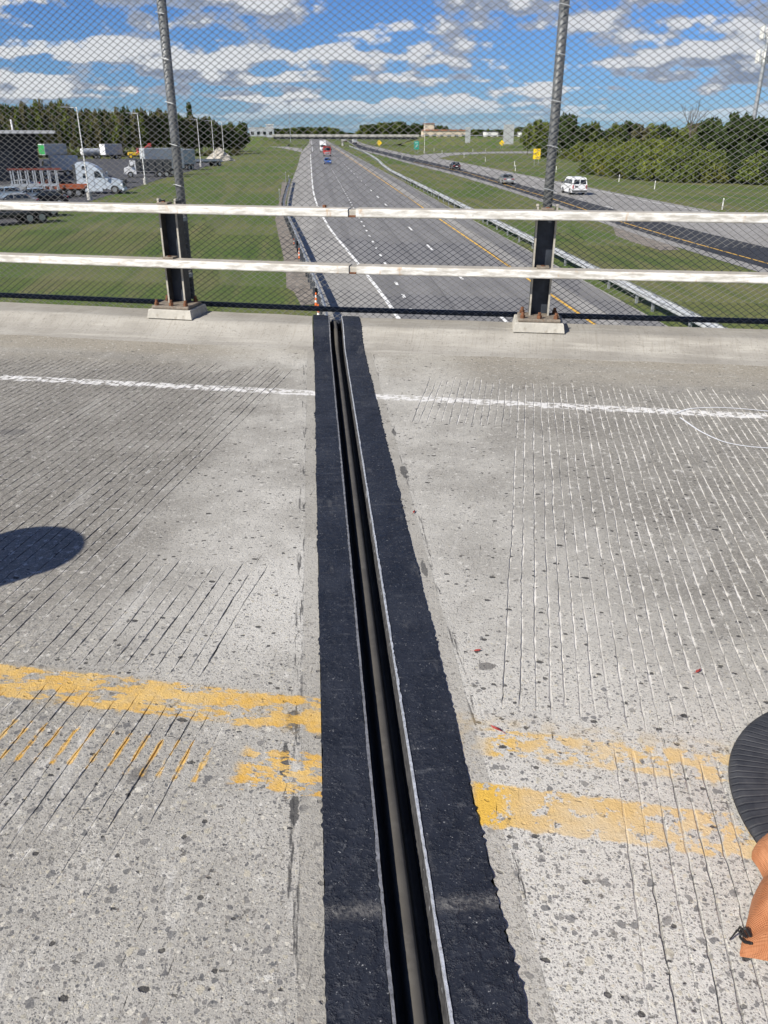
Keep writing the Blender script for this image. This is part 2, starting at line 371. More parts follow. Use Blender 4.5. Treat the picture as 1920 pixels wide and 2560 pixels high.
def deck_material():
    t = NT('worn_bridge_concrete'); p = t.geo(); X, Y, Z = t.sep(p)
    q = t.map(p, rot=(0, 0, -TH)); u, v, _ = t.sep(q)
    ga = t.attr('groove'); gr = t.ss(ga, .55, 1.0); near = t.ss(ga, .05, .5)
    right = t.ss(X, .15, .22)
    big = t.noise(p, .55, 5, .6); med = t.noise(p, 2.6, 5, .65); fine = t.noise(p, 60, 5, .75); fine2 = t.noise(p, 190, 3, .8)
    c = t.mix(t.ss(big, .34, .66), (.225, .213, .194), (.285, .273, .250))
    c = t.mix(t.ss(med, .44, .66, 0, .60), c, (.375, .360, .332))
    # grey-brown traffic film in the lane and near the kerb
    c = t.mix(t.mul(t.band(v, 2.5, 4.9, .8), t.ss(t.noise(t.map(q, (.25, 1.3, 1)), 1, 4), .4, .62, .1, .5)), c, (.195, .184, .166))
    c = t.mix(t.mul(t.ss(v, 5.2, 6.2), t.ss(t.noise(t.map(q, (.35, 2.2, 1)), 1, 4), .35, .62, .1, .7)), c, (.300, .268, .215))
    # pale dusty concrete beside the joint and on the right span
    dj = t.mth('ABSOLUTE', t.sub(X, .17))
    pale = t.mul(t.ss(dj, 1.35, .40), t.ss(t.add(t.mul(med, .8), t.mul(big, .7)), .55, .95, .25, .95))
    c = t.mix(t.mul(pale, .85), c, (.54, .527, .497))
    c = t.mix(t.mul(t.mul(right, t.ss(v, 4.6, 1.6)), t.ss(med, .3, .62, .25, .68)), c, (.47, .458, .43))
    c = t.mix(t.mul(t.mul(t.inv(right), t.ss(v, 3.2, 2.1)), t.ss(u, -1.6, -.5, 0, .45)), c, (.37, .354, .325))
    film = t.mul(t.mx(t.ss(u, -1.35, -1.75), t.mul(right, t.ss(u, .1, .9, 0, .7))), t.band(v, 2.3, 5.6, .35)); c = t.mix(t.mul(film, t.ss(med, .3, .65, .75, .35)), c, (.165, .155, .139))
    c = t.mix(t.mul(t.mul(right, t.ss(v, 2.9, 1.2)), t.ss(big, .35, .6, .35, .75)), c, (.60, .588, .558))
    c = t.mix(t.mul(t.mul(t.inv(right), t.mul(t.band(v, 2.05, 3.0, .25), t.ss(u, -1.5, -.7))), t.ss(med, .3, .6, .35, .85)), c, (.56, .548, .52))
    # white scuffs
    sc = t.noise(t.map(q, (5, .9, 1), rot=(0, 0, .12)), 1, 6, .65)
    c = t.mix(t.mul(t.ss(sc, .57, .72), t.ss(v, 4.5, 1.0, .15, .75)), c, (.60, .59, .57))
    # sandy mortar grain: pale grains, and voids with their tiny shadows painted dark
    gr1 = t.noise(p, 110, 4, .7); gr2 = t.noise(t.map(p, loc=(3, 7, 0)), 140, 4, .75); gr3 = t.noise(t.map(p, loc=(9, 2, 0)), 42, 5, .75)
    c = t.mix(t.ss(fine, .48, .66, 0, .5), c, (.50, .485, .45)); c = t.mix(t.ss(gr3, .57, .68, 0, .45), c, (.135, .127, .114))
    chip = t.ss(t.add(t.noise(t.map(p, loc=(4, 1, 0)), 24, 6, .72), t.mul(near, .06)), .59, .63); slit = t.ss(t.noise(t.map(q, (26, 60, 1), loc=(2, 5, 0)), 1, 5, .7), .63, .66); vd = t.ss(t.noise(t.map(p, loc=(8, 3, 0)), 17, 6, .75), .635, .665)
    c = t.mix(t.mul(chip, .75), c, (.60, .585, .55)); c = t.mix(t.mul(slit, .85), c, (.07, .066, .06)); c = t.mix(t.mul(vd, .8), c, (.085, .08, .074))
    c = t.mix(t.ss(gr1, .60, .68, 0, .6), c, (.085, .080, .072)); c = t.mix(t.ss(gr2, .58, .68, 0, .6), c, (.62, .605, .57)); c = t.mix(t.ss(fine2, .55, .75, 0, .45), c, (.10, .095, .088))
    # exposed stones, more of them where the surface is worn (close to the yellow lines)
    worn = t.add(t.ss(v, 2.9, 1.5), t.mul(t.ss(med, .45, .7), .35))
    hs = t.mul(0, 1)
    def stones(scale, keep, rad, seed):
        w = t.n('ShaderNodeVectorMath', operation='ADD'); t.set(w.inputs[0], p)
        nz = t.n('ShaderNodeTexNoise'); t.set(nz.inputs['Vector'], p); nz.inputs['Scale'].default_value = scale*1.1; nz.inputs['Detail'].default_value = 1
        sc_ = t.n('ShaderNodeVectorMath', operation='SCALE'); t.set(sc_.inputs[0], nz.outputs[1]); sc_.inputs['Scale'].default_value = .9/scale
        t.set(w.inputs[1], sc_.outputs[0])
        o = t.vor(t.map(w.outputs[0], loc=(seed, seed*.7, 0), scale=(1, 1, .2)), scale)
        cr, cg, cb = t.n('ShaderNodeSeparateColor'), None, None
        t.set(cr.inputs[0], o[1]); r_, g_, b_ = cr.outputs
        size = t.mul(t.ss(g_, 0, 1, .45, 1.0), rad)
        inside = t.ss(t.sub(o[0], size), .05, -.04)
        m = t.mul(inside, t.ss(t.sub(t.add(keep, t.mul(worn, .42)), r_), -.02, .02))
        col = t.ramp(b_, [(0, (.065, .070, .082)), (.18, (.14, .138, .14)), (.36, (.21, .20, .185)), (.52, (.20, .15, .125)), (.66, (.25, .245, .25)), (.82, (.38, .355, .29)), (.93, (.50, .46, .37)), (1, (.62, .60, .55))])
        return m, col
    for sc_, keep, rad, seed in ((210, .30, .46, 5.9), (120, .14, .44, 3.1), (68, -.04, .42, 1.3), (38, -.18, .40, 7.7)):
        m, col = stones(sc_, keep, rad, seed); c = t.mix(t.mul(m, .72), c, col); hs = t.mx(hs, t.mul(m, .5))
    # pop-outs: small dark holes
    o = t.vor(t.map(q, (.75, 1.25, .2), loc=(.3, .1, 0)), 15); spc = t.n('ShaderNodeSeparateColor'); t.set(spc.inputs[0], o[1])
    wob = t.mul(t.sub(t.noise(p, 120, 2), .5), .16)
    pit = t.mul(t.ss(t.sub(t.add(o[0], wob), t.ss(spc.outputs[1], 0, 1, .03, .16)), .02, -.02), t.ss(spc.outputs[0], .40, .36))
    c = t.mix(t.mul(pit, .88), c, (.035, .034, .034))
    o2 = t.vor(t.map(q, (.9, 1.1, .2), loc=(5.3, 2.1, 0)), 33); sp2 = t.n('ShaderNodeSeparateColor'); t.set(sp2.inputs[0], o2[1])
    pit2 = t.mul(t.ss(t.sub(t.add(o2[0], t.mul(wob, 1.5)), t.ss(sp2.outputs[1], 0, 1, .04, .24)), .03, -.03), t.ss(sp2.outputs[0], .34, .30))
    c = t.mix(t.mul(pit2, .85), c, (.05, .048, .046)); pit = t.mx(pit, t.mul(pit2, .8))
    dust = t.mul(t.ss(t.noise(t.map(p, (9, 1.6, 1), loc=(2.2, .4, 0)), 1, 6, .7), .55, .70), t.mul(t.inv(right), t.ss(v, 2.1, 1.4))); c = t.mix(t.mul(dust, .6), c, (.62, .61, .585))
    # tar left along the saw cut either side of the joint
    jl = t.mx(t.band(X, -.115, -.085, .006), t.band(X, .425, .445, .006))
    tar = t.mul(jl, t.ss(t.noise(t.map(p, (60, 5, 1)), 1, 5, .7), .52, .62))
    c = t.mix(t.mul(tar, .85), c, (.045, .045, .047))
    strip = t.mx(t.band(X, -.085, -.02, .004), t.band(X, .36, .425, .004))
    c = t.mix(t.mul(strip, .5), c, (.28, .266, .24))
    cut = t.mx(t.band(X, -.0875, -.0855, .001), t.band(X, .4255, .4275, .001))
    c = t.mix(t.mul(t.mul(cut, t.ss(med, .42, .6)), .6), c, (.10, .10, .095))
    c = t.mix(1.0, c, (1.0, .995, .955), 'MULTIPLY')
    # groove dirt, thinned on the right, where sunlit groove walls are painted white
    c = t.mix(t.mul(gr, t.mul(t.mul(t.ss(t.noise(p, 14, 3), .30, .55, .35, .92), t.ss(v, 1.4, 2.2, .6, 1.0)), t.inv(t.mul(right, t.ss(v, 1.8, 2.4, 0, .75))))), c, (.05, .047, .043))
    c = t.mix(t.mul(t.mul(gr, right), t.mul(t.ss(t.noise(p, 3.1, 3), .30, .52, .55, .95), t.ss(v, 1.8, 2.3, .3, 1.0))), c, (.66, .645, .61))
    # tar smears and stains at single spots
    def blot(px, py, rx, ry, col, a):
        P = gp(px, py, 0.0); d = t.mth('SQRT', t.add(t.mth('POWER', t.mul(t.sub(X, float(P[0])), 1/rx), 2.0), t.mth('POWER', t.mul(t.sub(Y, float(P[1])), 1/ry), 2.0)))
        return t.mix(t.mul(t.ss(t.add(d, t.mul(t.sub(t.noise(p, 26, 5, .7), .5), 2.6)), 1.05, .85), a), c, col)
    for bl in ((1200, 2330, .012, .05, (.05, .05, .052), .9), (1216, 2420, .016, .035, (.055, .055, .058), .85), (1248, 2415, .018, .018, (.26, .20, .13), .7), (712, 1905, .012, .07, (.05, .05, .05), .85), (735, 2030, .014, .05, (.05, .05, .05), .85), (728, 1800, .02, .05, (.055, .055, .055), .8),
               (1010, 1180, .02, .09, (.06, .06, .06), .8), (985, 1080, .012, .06, (.06, .06, .06), .8), (1275, 2053, .02, .012, (.04, .04, .04), .9), (345, 1935, .03, .03, (.10, .095, .09), .6), (1215, 1665, .03, .02, (.09, .085, .08), .7), (1060, 1420, .012, .07, (.06, .06, .06), .75), (30, 1080, .10, .05, (.12, .115, .11), .6)): c = blot(*bl)
    # worn road paint
    n1 = t.noise(p, 19, 6, .66); n2 = t.noise(t.map(q, (14, 30, 1)), 1, 6, .7); n3 = t.noise(p, 5.5, 4, .6)
    ve = t.add(v, t.mul(t.sub(n1, .5), .07))
    def paint(a, b, wear): return t.mul(t.band(ve, a, b, .006), wear)
    n4 = t.noise(t.map(q, (7, 16, 1), loc=(1, 2, 0)), 1, 6, .68)
    yl_up = t.mul(paint(1.790, 1.945, t.ss(t.add(t.mul(n4, .7), t.mul(n3, .35)), .490, .525)), t.inv(right))
    lw = t.mx(t.mul(t.ss(u, -.70, -.66), t.ss(n2, .46, .50)), t.mul(near, t.ss(n1, .40, .52)))
    yl_lo = t.mul(paint(1.545, 1.700, lw), t.inv(right))
    yr_up = t.mul(t.mul(paint(1.785, 1.900, t.ss(t.add(t.mul(n2, .5), t.mul(n1, .5)), .475, .52)), right), t.ss(u, -.03, .05))
    yr_lo = t.mul(t.mul(paint(1.525, 1.670, t.ss(t.add(n1, t.mul(t.ss(u, .3, .5), -.05)), .395, .455)), right), t.ss(u, -.05, -.01))
    yl = t.mth('MINIMUM', t.add(yl_up, yl_lo), 1.0); yr = t.mth('MINIMUM', t.add(yr_up, yr_lo), 1.0)
    c = t.mix(t.mul(yl, t.ss(t.noise(p, 33, 4, .7), .35, .6, .72, .97)), c, t.mix(t.ss(n3, .35, .7), (.60, .34, .05), (.66, .45, .16)))
    thin = t.mul(t.mul(t.band(ve, 1.78, 1.955, .02), t.ss(n1, .42, .6, 0, .28)), t.ss(u, 1.2, .9)); c = t.mix(thin, c, (.50, .36, .15))
    fresh = t.ss(u, .12, .02)
    c = t.mix(t.mul(yr, t.inv(t.mul(gr, .85))), c, t.mix(fresh, t.mix(t.ss(n3, .35, .65), (.58, .41, .18), (.58, .47, .30)), (.64, .40, .07)))
    wl = t.mul(t.band(t.add(v, t.mul(t.sub(n1, .5), .11)), 5.035, 5.145, .012), t.ss(t.add(t.mul(n1, .6), t.mul(n2, .4)), .455, .51))
    c = t.mix(t.mul(wl, t.inv(t.mul(gr, .8))), c, (.70, .69, .66))
    h = t.add(t.add(t.mul(fine, .9), t.mul(fine2, .4)), t.add(t.add(t.mul(hs, .3), t.mul(pit, -2.2)), t.sub(t.mul(gr3, -.4), t.add(t.mul(gr1, .5), t.add(slit, t.mul(vd, 1.4))))))
    t.bump(t.add(h, t.mul(med, .3)), 0.62, .007)
    return t.out(c, t.ss(fine, .3, .7, .78, .95), 0, .25)
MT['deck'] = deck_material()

def kerb_material():
    t = NT('brushed_kerb_concrete'); p = t.geo(); q = t.map(p, rot=(0, 0, -TH))
    f = t.noise(p, 1.4, 5, .65); s_ = t.noise(t.map(q, (70, 2.5, 4)), 1, 4, .65); g = t.noise(p, 45, 4, .7); b_ = t.noise(t.map(q, (1.2, 9, 9)), 1, 5, .6)
    c = t.mix(t.ss(f, .35, .65), (.27, .255, .225), (.355, .34, .305))
    c = t.mix(t.ss(b_, .5, .72, 0, .6), c, (.47, .45, .40))
    c = t.mix(t.ss(s_, .5, .72, 0, .35), c, (.20, .178, .145)); c = t.mix(t.ss(g, .56, .70, 0, .6), c, (.12, .11, .095))
    t.bump(t.add(g, t.mul(s_, .6)), .4, .005); return t.out(c, .9, 0, .2)
MT['kerb'] = kerb_material()

rng = np.random.default_rng(11)
def smooth_noise(n, k, rg):
    a = rg.random(max(2, int(n/k)+3)); x = np.linspace(0, len(a)-1.001, n); i = x.astype(int); w = x-i; return a[i]*(1-w)+a[i+1]*w
def deck_span(side):
    left = side < 0
    gu = [-6.4 if left else -1.75]
    while gu[-1] < (0.6 if left else 4.2): gu.append(gu[-1] + (.052 if left else .046)*(1+rng.uniform(-.10, .10)))
    rows = np.r_[-12, -8, -4, -1.5, np.arange(-.6, V_BASE-.16, .028), V_BASE+.0]; nr = len(rows)
    us, zs, gs = [], [], []
    for e in ((-30, -18, -10, -7) if left else (-3.0,)): us.append(np.full(nr, e)); zs.append(np.zeros(nr)); gs.append(np.zeros(nr))
    for g in gu:
        jt = rng.uniform(-.05, .05, 4)
        if left:
            lim = np.where(rows > 2.70+jt[0], -1.60, np.where(rows > 1.83, -.905, -.735))
            on = (g < lim) & (rows < 5.62+jt[1]*2) & ~((rows > 1.84+jt[2]*.4) & (rows < 1.99+jt[3]*.5))
            on &= (rows > (1.25 + jt[0]*3 if g > -1.2 else .2))
        else:
            lim = np.where(rows > 4.63+jt[0]*.4, -.635, np.where(rows > 1.92, .010, .335))
            on = (g > lim) & (rows < 5.58+jt[1]*2) & ~((rows > 1.85+jt[2]*.4) & (rows < 2.01+jt[3]*.5))
        on = on.astype(float); on = np.convolve(on, [.25, .5, .25], 'same')
        dep = on*rng.uniform(.55, 1.0)*np.clip(1.3*smooth_noise(nr, 5, rng)+.22, .3, 1.15)
        if left: dep *= np.where(rows < 2.0, np.clip((rows-.2)/2.2, .2, .7), np.where(rows < 2.75, .72, 1.0))
        wob = (smooth_noise(nr, 14, rng)-.5)*.010; w = (.0056 if left else .0070)*(.45+1.1*rng.random(nr))
        on2 = np.clip(on*1.5, 0, 1)
        for off, d in ((-1.7, -1), (-.5, 0), (-.2, 1), (.2, 1), (.5, 0), (1.7, -1)):
            us.append(g+wob+off*w+rng.normal(0, .0009, nr)); zs.append(-.0062*dep*max(0, d)); gs.append(on2*(0 if d < 0 else .5+.5*d*np.clip(dep*1.6, 0, 1)))
    for e in ((1.5, 4.0) if left else (6, 10, 18, 30)): us.append(np.full(nr, e)); zs.append(np.zeros(nr)); gs.append(np.zeros(nr))
    U = np.array(us); Z = np.array(zs); G = np.array(gs); Vv = np.broadcast_to(rows, U.shape)
    lim = u_at(JX0+.004 if left else JX1-.004, Vv); cl = U > lim if left else U < lim
    U = np.where(cl, lim, U); Z = np.where(cl, 0, Z); G = np.where(cl, 0, G)
    nc = U.shape[0]; P = np.empty((nc*nr, 3)); P[:, 0] = (U*CT - Vv*ST).ravel(); P[:, 1] = (U*ST + Vv*CT).ravel(); P[:, 2] = Z.ravel()
    i = np.arange(nc-1)[:, None]*nr + np.arange(nr-1)[None, :]
    ok = ~(cl[:-1, :-1] & cl[1:, :-1] & cl[:-1, 1:] & cl[1:, 1:])
    i = i[ok]; F = np.stack([i, i+nr, i+nr+1, i+1], 1)
    me = bpy.data.meshes.new('bridge_deck'); me.vertices.add(len(P)); me.vertices.foreach_set('co', P.ravel().astype(np.float32))
    me.loops.add(F.size); me.loops.foreach_set('vertex_index', F.ravel().astype(np.int32))
    me.polygons.add(len(F)); me.polygons.foreach_set('loop_start', np.arange(0, F.size, 4, dtype=np.int32))
    me.update(calc_edges=True)
    a = me.attributes.new('groove', 'FLOAT', 'POINT'); a.data.foreach_set('value', G.ravel().astype(np.float32))
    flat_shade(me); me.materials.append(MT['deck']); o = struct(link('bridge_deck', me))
    # slab body under the wearing surface, then the kerb with its fascia
    U0, U1 = (-30, None) if left else (None, 30)
    def pt(u, v, z): return (*be(u, v), z)
    body = MB(); vs = (-12, V_EDGE-.03)
    ends = [(U0 if left else u_at(JX1+.05, vv), U1 if not left else u_at(JX0-.05, vv)) for vv in vs]
    q = [(*b2(ends[0][0], vs[0]), -.012), (*b2(ends[0][1], vs[0]), -.012), (*b2(ends[1][1], vs[1]), -.012), (*b2(ends[1][0], vs[1]), -.012)]
    body.add(q+[(x, y, -.42) for x, y, _ in q], [(0, 1, 2, 3), (7, 6, 5, 4), (0, 4, 5, 1), (1, 5, 6, 2), (2, 6, 7, 3), (3, 7, 4, 0)])
    body.build('slab', 'far_concrete', o)
    k = MB(); n = 60
    prof = [(V_BASE-.26, -.003), (V_BASE-.22, .002), (V_BASE-.14, .009), (V_BASE-.05, .027), (V_BASE+.02, .050), (V_BASE+.08, .078), (V_BASE+.125, .104), (V_BASE+.155, .116), (V_BASE+.18, KERB), (V_EDGE-.02, KERB), (V_EDGE, KERB-.02), (V_EDGE, -.55), (V_EDGE-.3, -.55)]
    vs = []
    for a in range(n+1):
        tt = a/n
        for vv, zz in prof:
            e0 = -30 if left else u_at(JX1, vv+.03); e1 = u_at(JX0, vv+.03) if left else 30
            tt2 = 1-(1-tt)**2.2 if left else tt**2.2
            uu = lerp(e0, e1, tt2); vs.append(pt(uu, vv+.003*math.sin(uu*7.3+zz*40), zz+.0015*math.sin(uu*11)))
    m = len(prof); fs = [(a*m+j, a*m+j+1, (a+1)*m+j+1, (a+1)*m+j) for a in range(n) for j in range(m-1)]
    fs += [tuple(range(m))[::-1], tuple(range(n*m, n*m+m))]
    k.add(vs, fs); kb = k.build('kerb', 'kerb', o)
    return o, kb
deckL, kerbL = deck_span(-1)
deckR, kerbR = deck_span(1)
tag(deckL, 'worn grooved concrete bridge deck carrying the double yellow line', None)
tag(deckR, 'paler grooved concrete bridge deck across the black joint', None)

# ------------------------------------------------------------------ the expansion joint
def header_material():
    t = NT('black_elastomer_header'); p = t.geo(); X, Y, Z = t.sep(p)
    a = t.noise(p, 9, 5, .65); b = t.noise(p, 70, 5, .75); s_ = t.noise(t.map(p, (3, 26, 1)), 1, 5, .7); g = t.noise(p, 2.3, 4, .6)
    c = t.mix(t.ss(a, .3, .7), (.006, .009, .017), (.015, .019, .030))
    c = t.mix(t.ss(g, .46, .70, 0, .5), c, (.032, .037, .050)); c = t.mix(t.ss(s_, .57, .72, 0, .45), c, (.085, .09, .10)); c = t.mix(t.ss(b, .55, .68, 0, .55), c, (.075, .078, .085)); c = t.mix(t.ss(t.noise(t.map(p, (160, 22, 1)), 1, 4, .7), .68, .76, 0, .6), c, (.20, .205, .21))
    sp = t.ss(t.noise(p, 100, 4, .8), .64, .69); c = t.mix(t.mul(sp, .9), c, (.36, .365, .37))
    seam = t.add(t.band(Y, 1.235, 1.265, .02), t.mul(t.add(t.band(Y, 3.42, 3.428, .005), t.band(Y, 5.62, 5.632, .006)), .4))
    c = t.mix(t.mul(t.mth('MINIMUM', seam, 1.0), t.ss(b, .38, .62, .1, .75)), c, (.17, .165, .155))
    o = t.vor(p, 34); w = t.n('ShaderNodeSeparateColor'); t.set(w.inputs[0], o[1])
    lump = t.noise(p, 32, 5, .7); blis = t.mul(t.ss(lump, .45, .7), t.ss(Y, 3.5, 1.0, .25, 1.0))
    c = t.mix(t.mul(t.ss(lump, .60, .70), t.ss(Y, 2.5, 1.0, .1, .6)), c, (.11, .112, .115)); c = t.mix(t.mul(t.ss(t.noise(t.map(p, (.8, .25, 1)), 9, 5, .7), .58, .70), .45), c, (.10, .102, .105))
    t.bump(t.add(t.add(t.mul(b, .8), t.mul(a, .8)), t.mul(blis, 1.2)), .65, .006)
    return t.out(c, t.ss(lump, .35, .65, .8, .45), 0, .3)
MT['header'] = header_material()
MT['bright_edge'] = simple('bare_steel_edge', (.62, .64, .66), .45, .5, .25, 60, .3, dirt=(.2, .19, .18))
MT['grey_edge'] = simple('dull_steel_edge', (.20, .205, .22), .6, .3, .3, 50, .3, dirt=(.06, .06, .06))
MT['gap_wall'] = simple('joint_wall', (.055, .054, .055), .85, 0, .45, 40, .4)
MT['seal'] = simple('rubber_seal', (.070, .065, .056), .6, 0, .16, 7, dirt=(.095, .089, .078))
joint = thing('expansion_joint', 'black rubber-edged expansion joint running across the bridge deck', 'joint', (.17, 0, 0))
jy = np.r_[np.arange(-2.6, .2, .08), np.arange(.2, 7.35, .012)]
def on_deck(X, Y): return deck_z(X*(-ST)+Y*CT - BEND*abs(X*CT+Y*ST-UJ))
def y_end(X):
    Y = 7.0
    for _ in range(30): Y = (V_EDGE + BEND*abs(X*CT+Y*ST-UJ) + X*ST)/CT
    return Y
def jstrip(name, xs, mat, dz, jit, thick=None, smooth=False, zfun=None):
    """a strip along the joint with columns xs; follows deck and kerb; jit = raggedness of each column"""
    m = MB(); ys = jy; vs = []; rg = np.random.default_rng(hash(name) % 1000 + int(xs[0]*1000) % 97); n = len(xs)
    J = [(rg.normal(0, j, len(ys))*(.3+1.4*smooth_noise(len(ys), 25, rg)) + (smooth_noise(len(ys), 9, rg)-.5)*j*3 if j else np.zeros(len(ys))) for j in jit]
    for k, Y in enumerate(ys):
        for a, x in enumerate(xs):
            x2 = x+J[a][k]; y2 = min(Y, y_end(x2)+.004)
            vs.append((x2-.17, y2, on_deck(x2, y2)+dz[a]))
    fs = [(k*n+a, k*n+a+1, (k+1)*n+a+1, (k+1)*n+a) for k in range(len(ys)-1) for a in range(n-1)]
    m.add(vs, fs); return m.build(name, mat, joint, smooth)
random.seed(4)
jstrip('header', [JX0, JX0+.004, .03, .07, .100], 'header', [-.03, .005, .006, .006, .004], [.0024, .0024, .0, .0, 0])
jstrip('header', [.2235, .26, .31, JX1-.004, JX1], 'header', [.004, .006, .006, .005, -.03], [0, .0, .0, .0024, .0024])
jstrip('steel_edge', [.099, .101, .1085, .111], 'grey_edge', [-.02, .0065, .0065, -.03], [0, .0010, .0004, .0004])
jstrip('steel_edge', [.214, .2165, .2225, .2245], 'bright_edge', [-.03, .0075, .0075, -.02], [.0003, .0003, .0007, 0])
jstrip('joint_wall', [.1105, .1115], 'gap_wall', [-.001, -.16], [.0003, 0])
jstrip('joint_wall', [.206, .2150], 'gap_wall', [-.16, -.001], [.0007, .0003])
sx = [.1105, .118, .128, .137, .143, .150, .158, .166, .173, .178, .186, .197, .2075]
sz = [-.10, -.125, -.128, -.08, -.033, -.027, -.0265, -.027, -.033, -.075, -.128, -.128, -.105]
jstrip('seal', sx, 'seal', sz, [.0]*len(sx), smooth=True)
m = MB()
for (x0, x1) in ((.112, .2135),):
    ye = y_end(.16)
    m.box(((x0+x1)/2-.17, ye-.05, KERB-.075), (x1-x0-.004, .075, .10), 0, .02)
m.build('end_dam', 'header', joint)

# loose bits on the deck
MT['dry_leaf'] = simple('red_leaf', (.30, .045, .035), .7, 0, .3, 40)
MT['twig'] = simple('dry_twig', (.36, .26, .13), .8, 0, .2, 30)
def leaf_bit(px, py, s, rz, k):
    P = gp(px, py, 0.004); m = MB()
    a = [(-s, 0, .001), (-s*.3, s*.32, .004), (s*.5, s*.22, .002), (s, 0, .006), (s*.4, -s*.25, .002), (-s*.3, -s*.3, .003), (0, 0, .007)]
    m.add(a, [(6, 0, 5), (6, 1, 0), (6, 2, 1), (6, 3, 2), (6, 4, 3), (6, 5, 4)]); m.tube((-s, 0, .002), (-s*1.7, s*.2, .002), s*.04, s*.03, 4)
    o = m.build('fallen_leaf', 'dry_leaf', None, loc=tuple(P)); o.rotation_euler = (0, 0, rz)
    return tag(o, k, 'leaf', 'red leaf scraps on the deck')
leaf_bit(1745, 1678, .016, .6, 'red leaf scrap caught in a groove of the paler deck')
leaf_bit(1240, 1822, .020, 2.4, 'red leaf scrap lying where the faded yellow stripe starts')
leaf_bit(1193, 1627, .014, .1, 'small red leaf scrap on pale concrete between joint and grooves')
leaf_bit(1035, 1280, .016, 1.2, 'red leaf scrap on concrete right beside the black joint header')
m = MB(); P = gp(500, 830, .006); m.tube((0, 0, 0), (.05, -.11, .003), .006, .004, 6)
tag(m.build('dry_stalk', 'twig', None, loc=tuple(P)), 'pale dry stalk lying near the kerb on the grooved deck', 'stalk')
MT['spray'] = simple('white_spray_mark', (.72, .73, .74), .8, 0, .1, 30)
for pts in ([(1690, 1034), (1720, 1022), (1790, 1019), (1860, 1023), (1930, 1030)], [(1700, 1045), (1750, 1080), (1810, 1108), (1870, 1118), (1930, 1122)]):
    rb = ribbon(smoothline([gp(a, b, 0)[:2] for a, b in pts], 30, 8), .012, .0035); rb.build('spray_mark', 'spray', deckR)

# ================================================================== railing
POST_U = [-9.365, -6.185, -3.005, .175, 3.355, 6.535]
SPANS = [('left', -16.0, -1.395, POST_U[:3], 'white-painted two-bar steel railing left of the rail gap, over the grass'), ('right', -1.33, 16.0, POST_U[3:], 'white-painted two-bar steel railing right of the rail gap, over the highway lanes')]
def rail_dir(u): return math.atan2(*(np.array(be(u+.01, 6.6))-np.array(be(u-.01, 6.6)))[::-1])
def rect_tube(m, u0, u1, vf, vb, z0, z1, r=.014, n=5):
    """rounded box beam along the bridge edge between u0 and u1"""
    ring = []
    for cx, cz, a0 in ((vb-r, z1-r, 0), (vf+r, z1-r, 90), (vf+r, z0+r, 180), (vb-r, z0+r, 270)):
        for i in range(n): a = R(a0+90*i/(n-1)); ring.append((cx+r*math.cos(a), cz+r*math.sin(a)))
    k = len(ring); vs = []
    for uu in (u0, u1):
        for vv, zz in ring: vs.append((*be(uu, vv), zz))
    m.add(vs, [(i, (i+1) % k, k+(i+1) % k, k+i) for i in range(k)]+[tuple(range(k-1, -1, -1)), tuple(range(k, 2*k))]); return m
VF, VB = 6.62, 6.772
RAILZ = [(.979, 1.047), (.540, .608)]
def make_post(root, u):
    a = rail_dir(u); P = be(u, 6.6); org = (P[0], P[1], KERB)
    ped = MB()                                                    # concrete pedestal, slightly spread at the foot
    vs = []
    for z, e in ((0, .012), (.068, 0), (.074, -.006)):
        vs += [(sx_*(.196+e), lerp(-.0, .34, sy)+(e if sy else -e), z-.002) for sx_, sy in ((-1, 0), (1, 0), (1, 1), (-1, 1))]
    ped.add(vs, [(3, 2, 1, 0), (8, 9, 10, 11)]+[(q*4+i, q*4+(i+1) % 4, q*4+4+(i+1) % 4, q*4+4+i) for q in (0, 1) for i in range(4)])
    kb = kerbL if u < UJ else kerbR
    o = ped.build('pedestal', 'pedestal', kb, loc=org); o.rotation_euler = (0, 0, a)
    post = bpy.data.objects.new('post', None); COL.objects.link(post); post.parent = root; post.location = org; post.rotation_euler = (0, 0, a)
    MB().box((0, .165, .086), (.345, .29, .026), 0, .006).build('base_plate', 'brown_plate', post)
    for s_ in (-1, 1):                                            # two fins and the web between them
        f = MB(); top = .948
        f.add([(s_*.075-.006, .175, .099), (s_*.075-.006, .30, .099), (s_*.075-.006, .30, top), (s_*.075-.006, .178, top),
               (s_*.075+.006, .175, .099), (s_*.075+.006, .30, .099), (s_*.075+.006, .30, top), (s_*.075+.006, .178, top)],
              [(0, 1, 2, 3), (7, 6, 5, 4), (4, 5, 1, 0), (5, 6, 2, 1), (6, 7, 3, 2), (7, 4, 0, 3)])
        f.build('fin', 'steel_dark', post)
        MB().box((s_*.075, .1765, .52), (.0145, .008, .85)).build('fin_edge', 'post_edge', post)
        MB().box((s_*.077, .20, .956), (.022, .05, .02), 0, .004).build('fin_cap', 'post_edge', post)
    MB().box((0, .272, .50), (.138, .010, .80)).build('web', 'pipe_dark', post)
    for zt in (RAILZ[0][1]-KERB, RAILZ[1][1]-KERB):
        MB().box((0.0, .135, zt+.008), (.10, .10, .014), 0, .003).build('clip_plate', 'brown_plate', post)
        MB().lathe([(0, .022), (.016, .022), (.018, .018), (.018, .012), (.0, .012)], 6, (0, .125, zt)).build('bolt', 'rust', post)
    for bx, by in ((-.135, .055), (0, .055), (.135, .055), (-.135, .27), (.135, .27)):
        b = MB(); b.tube((bx, by, .099), (bx, by, .124), .021, .021, 6); b.tube((bx, by, .124), (bx, by, .147), .013, .013, 8)
        b.build('anchor_bolt', 'rust', post)
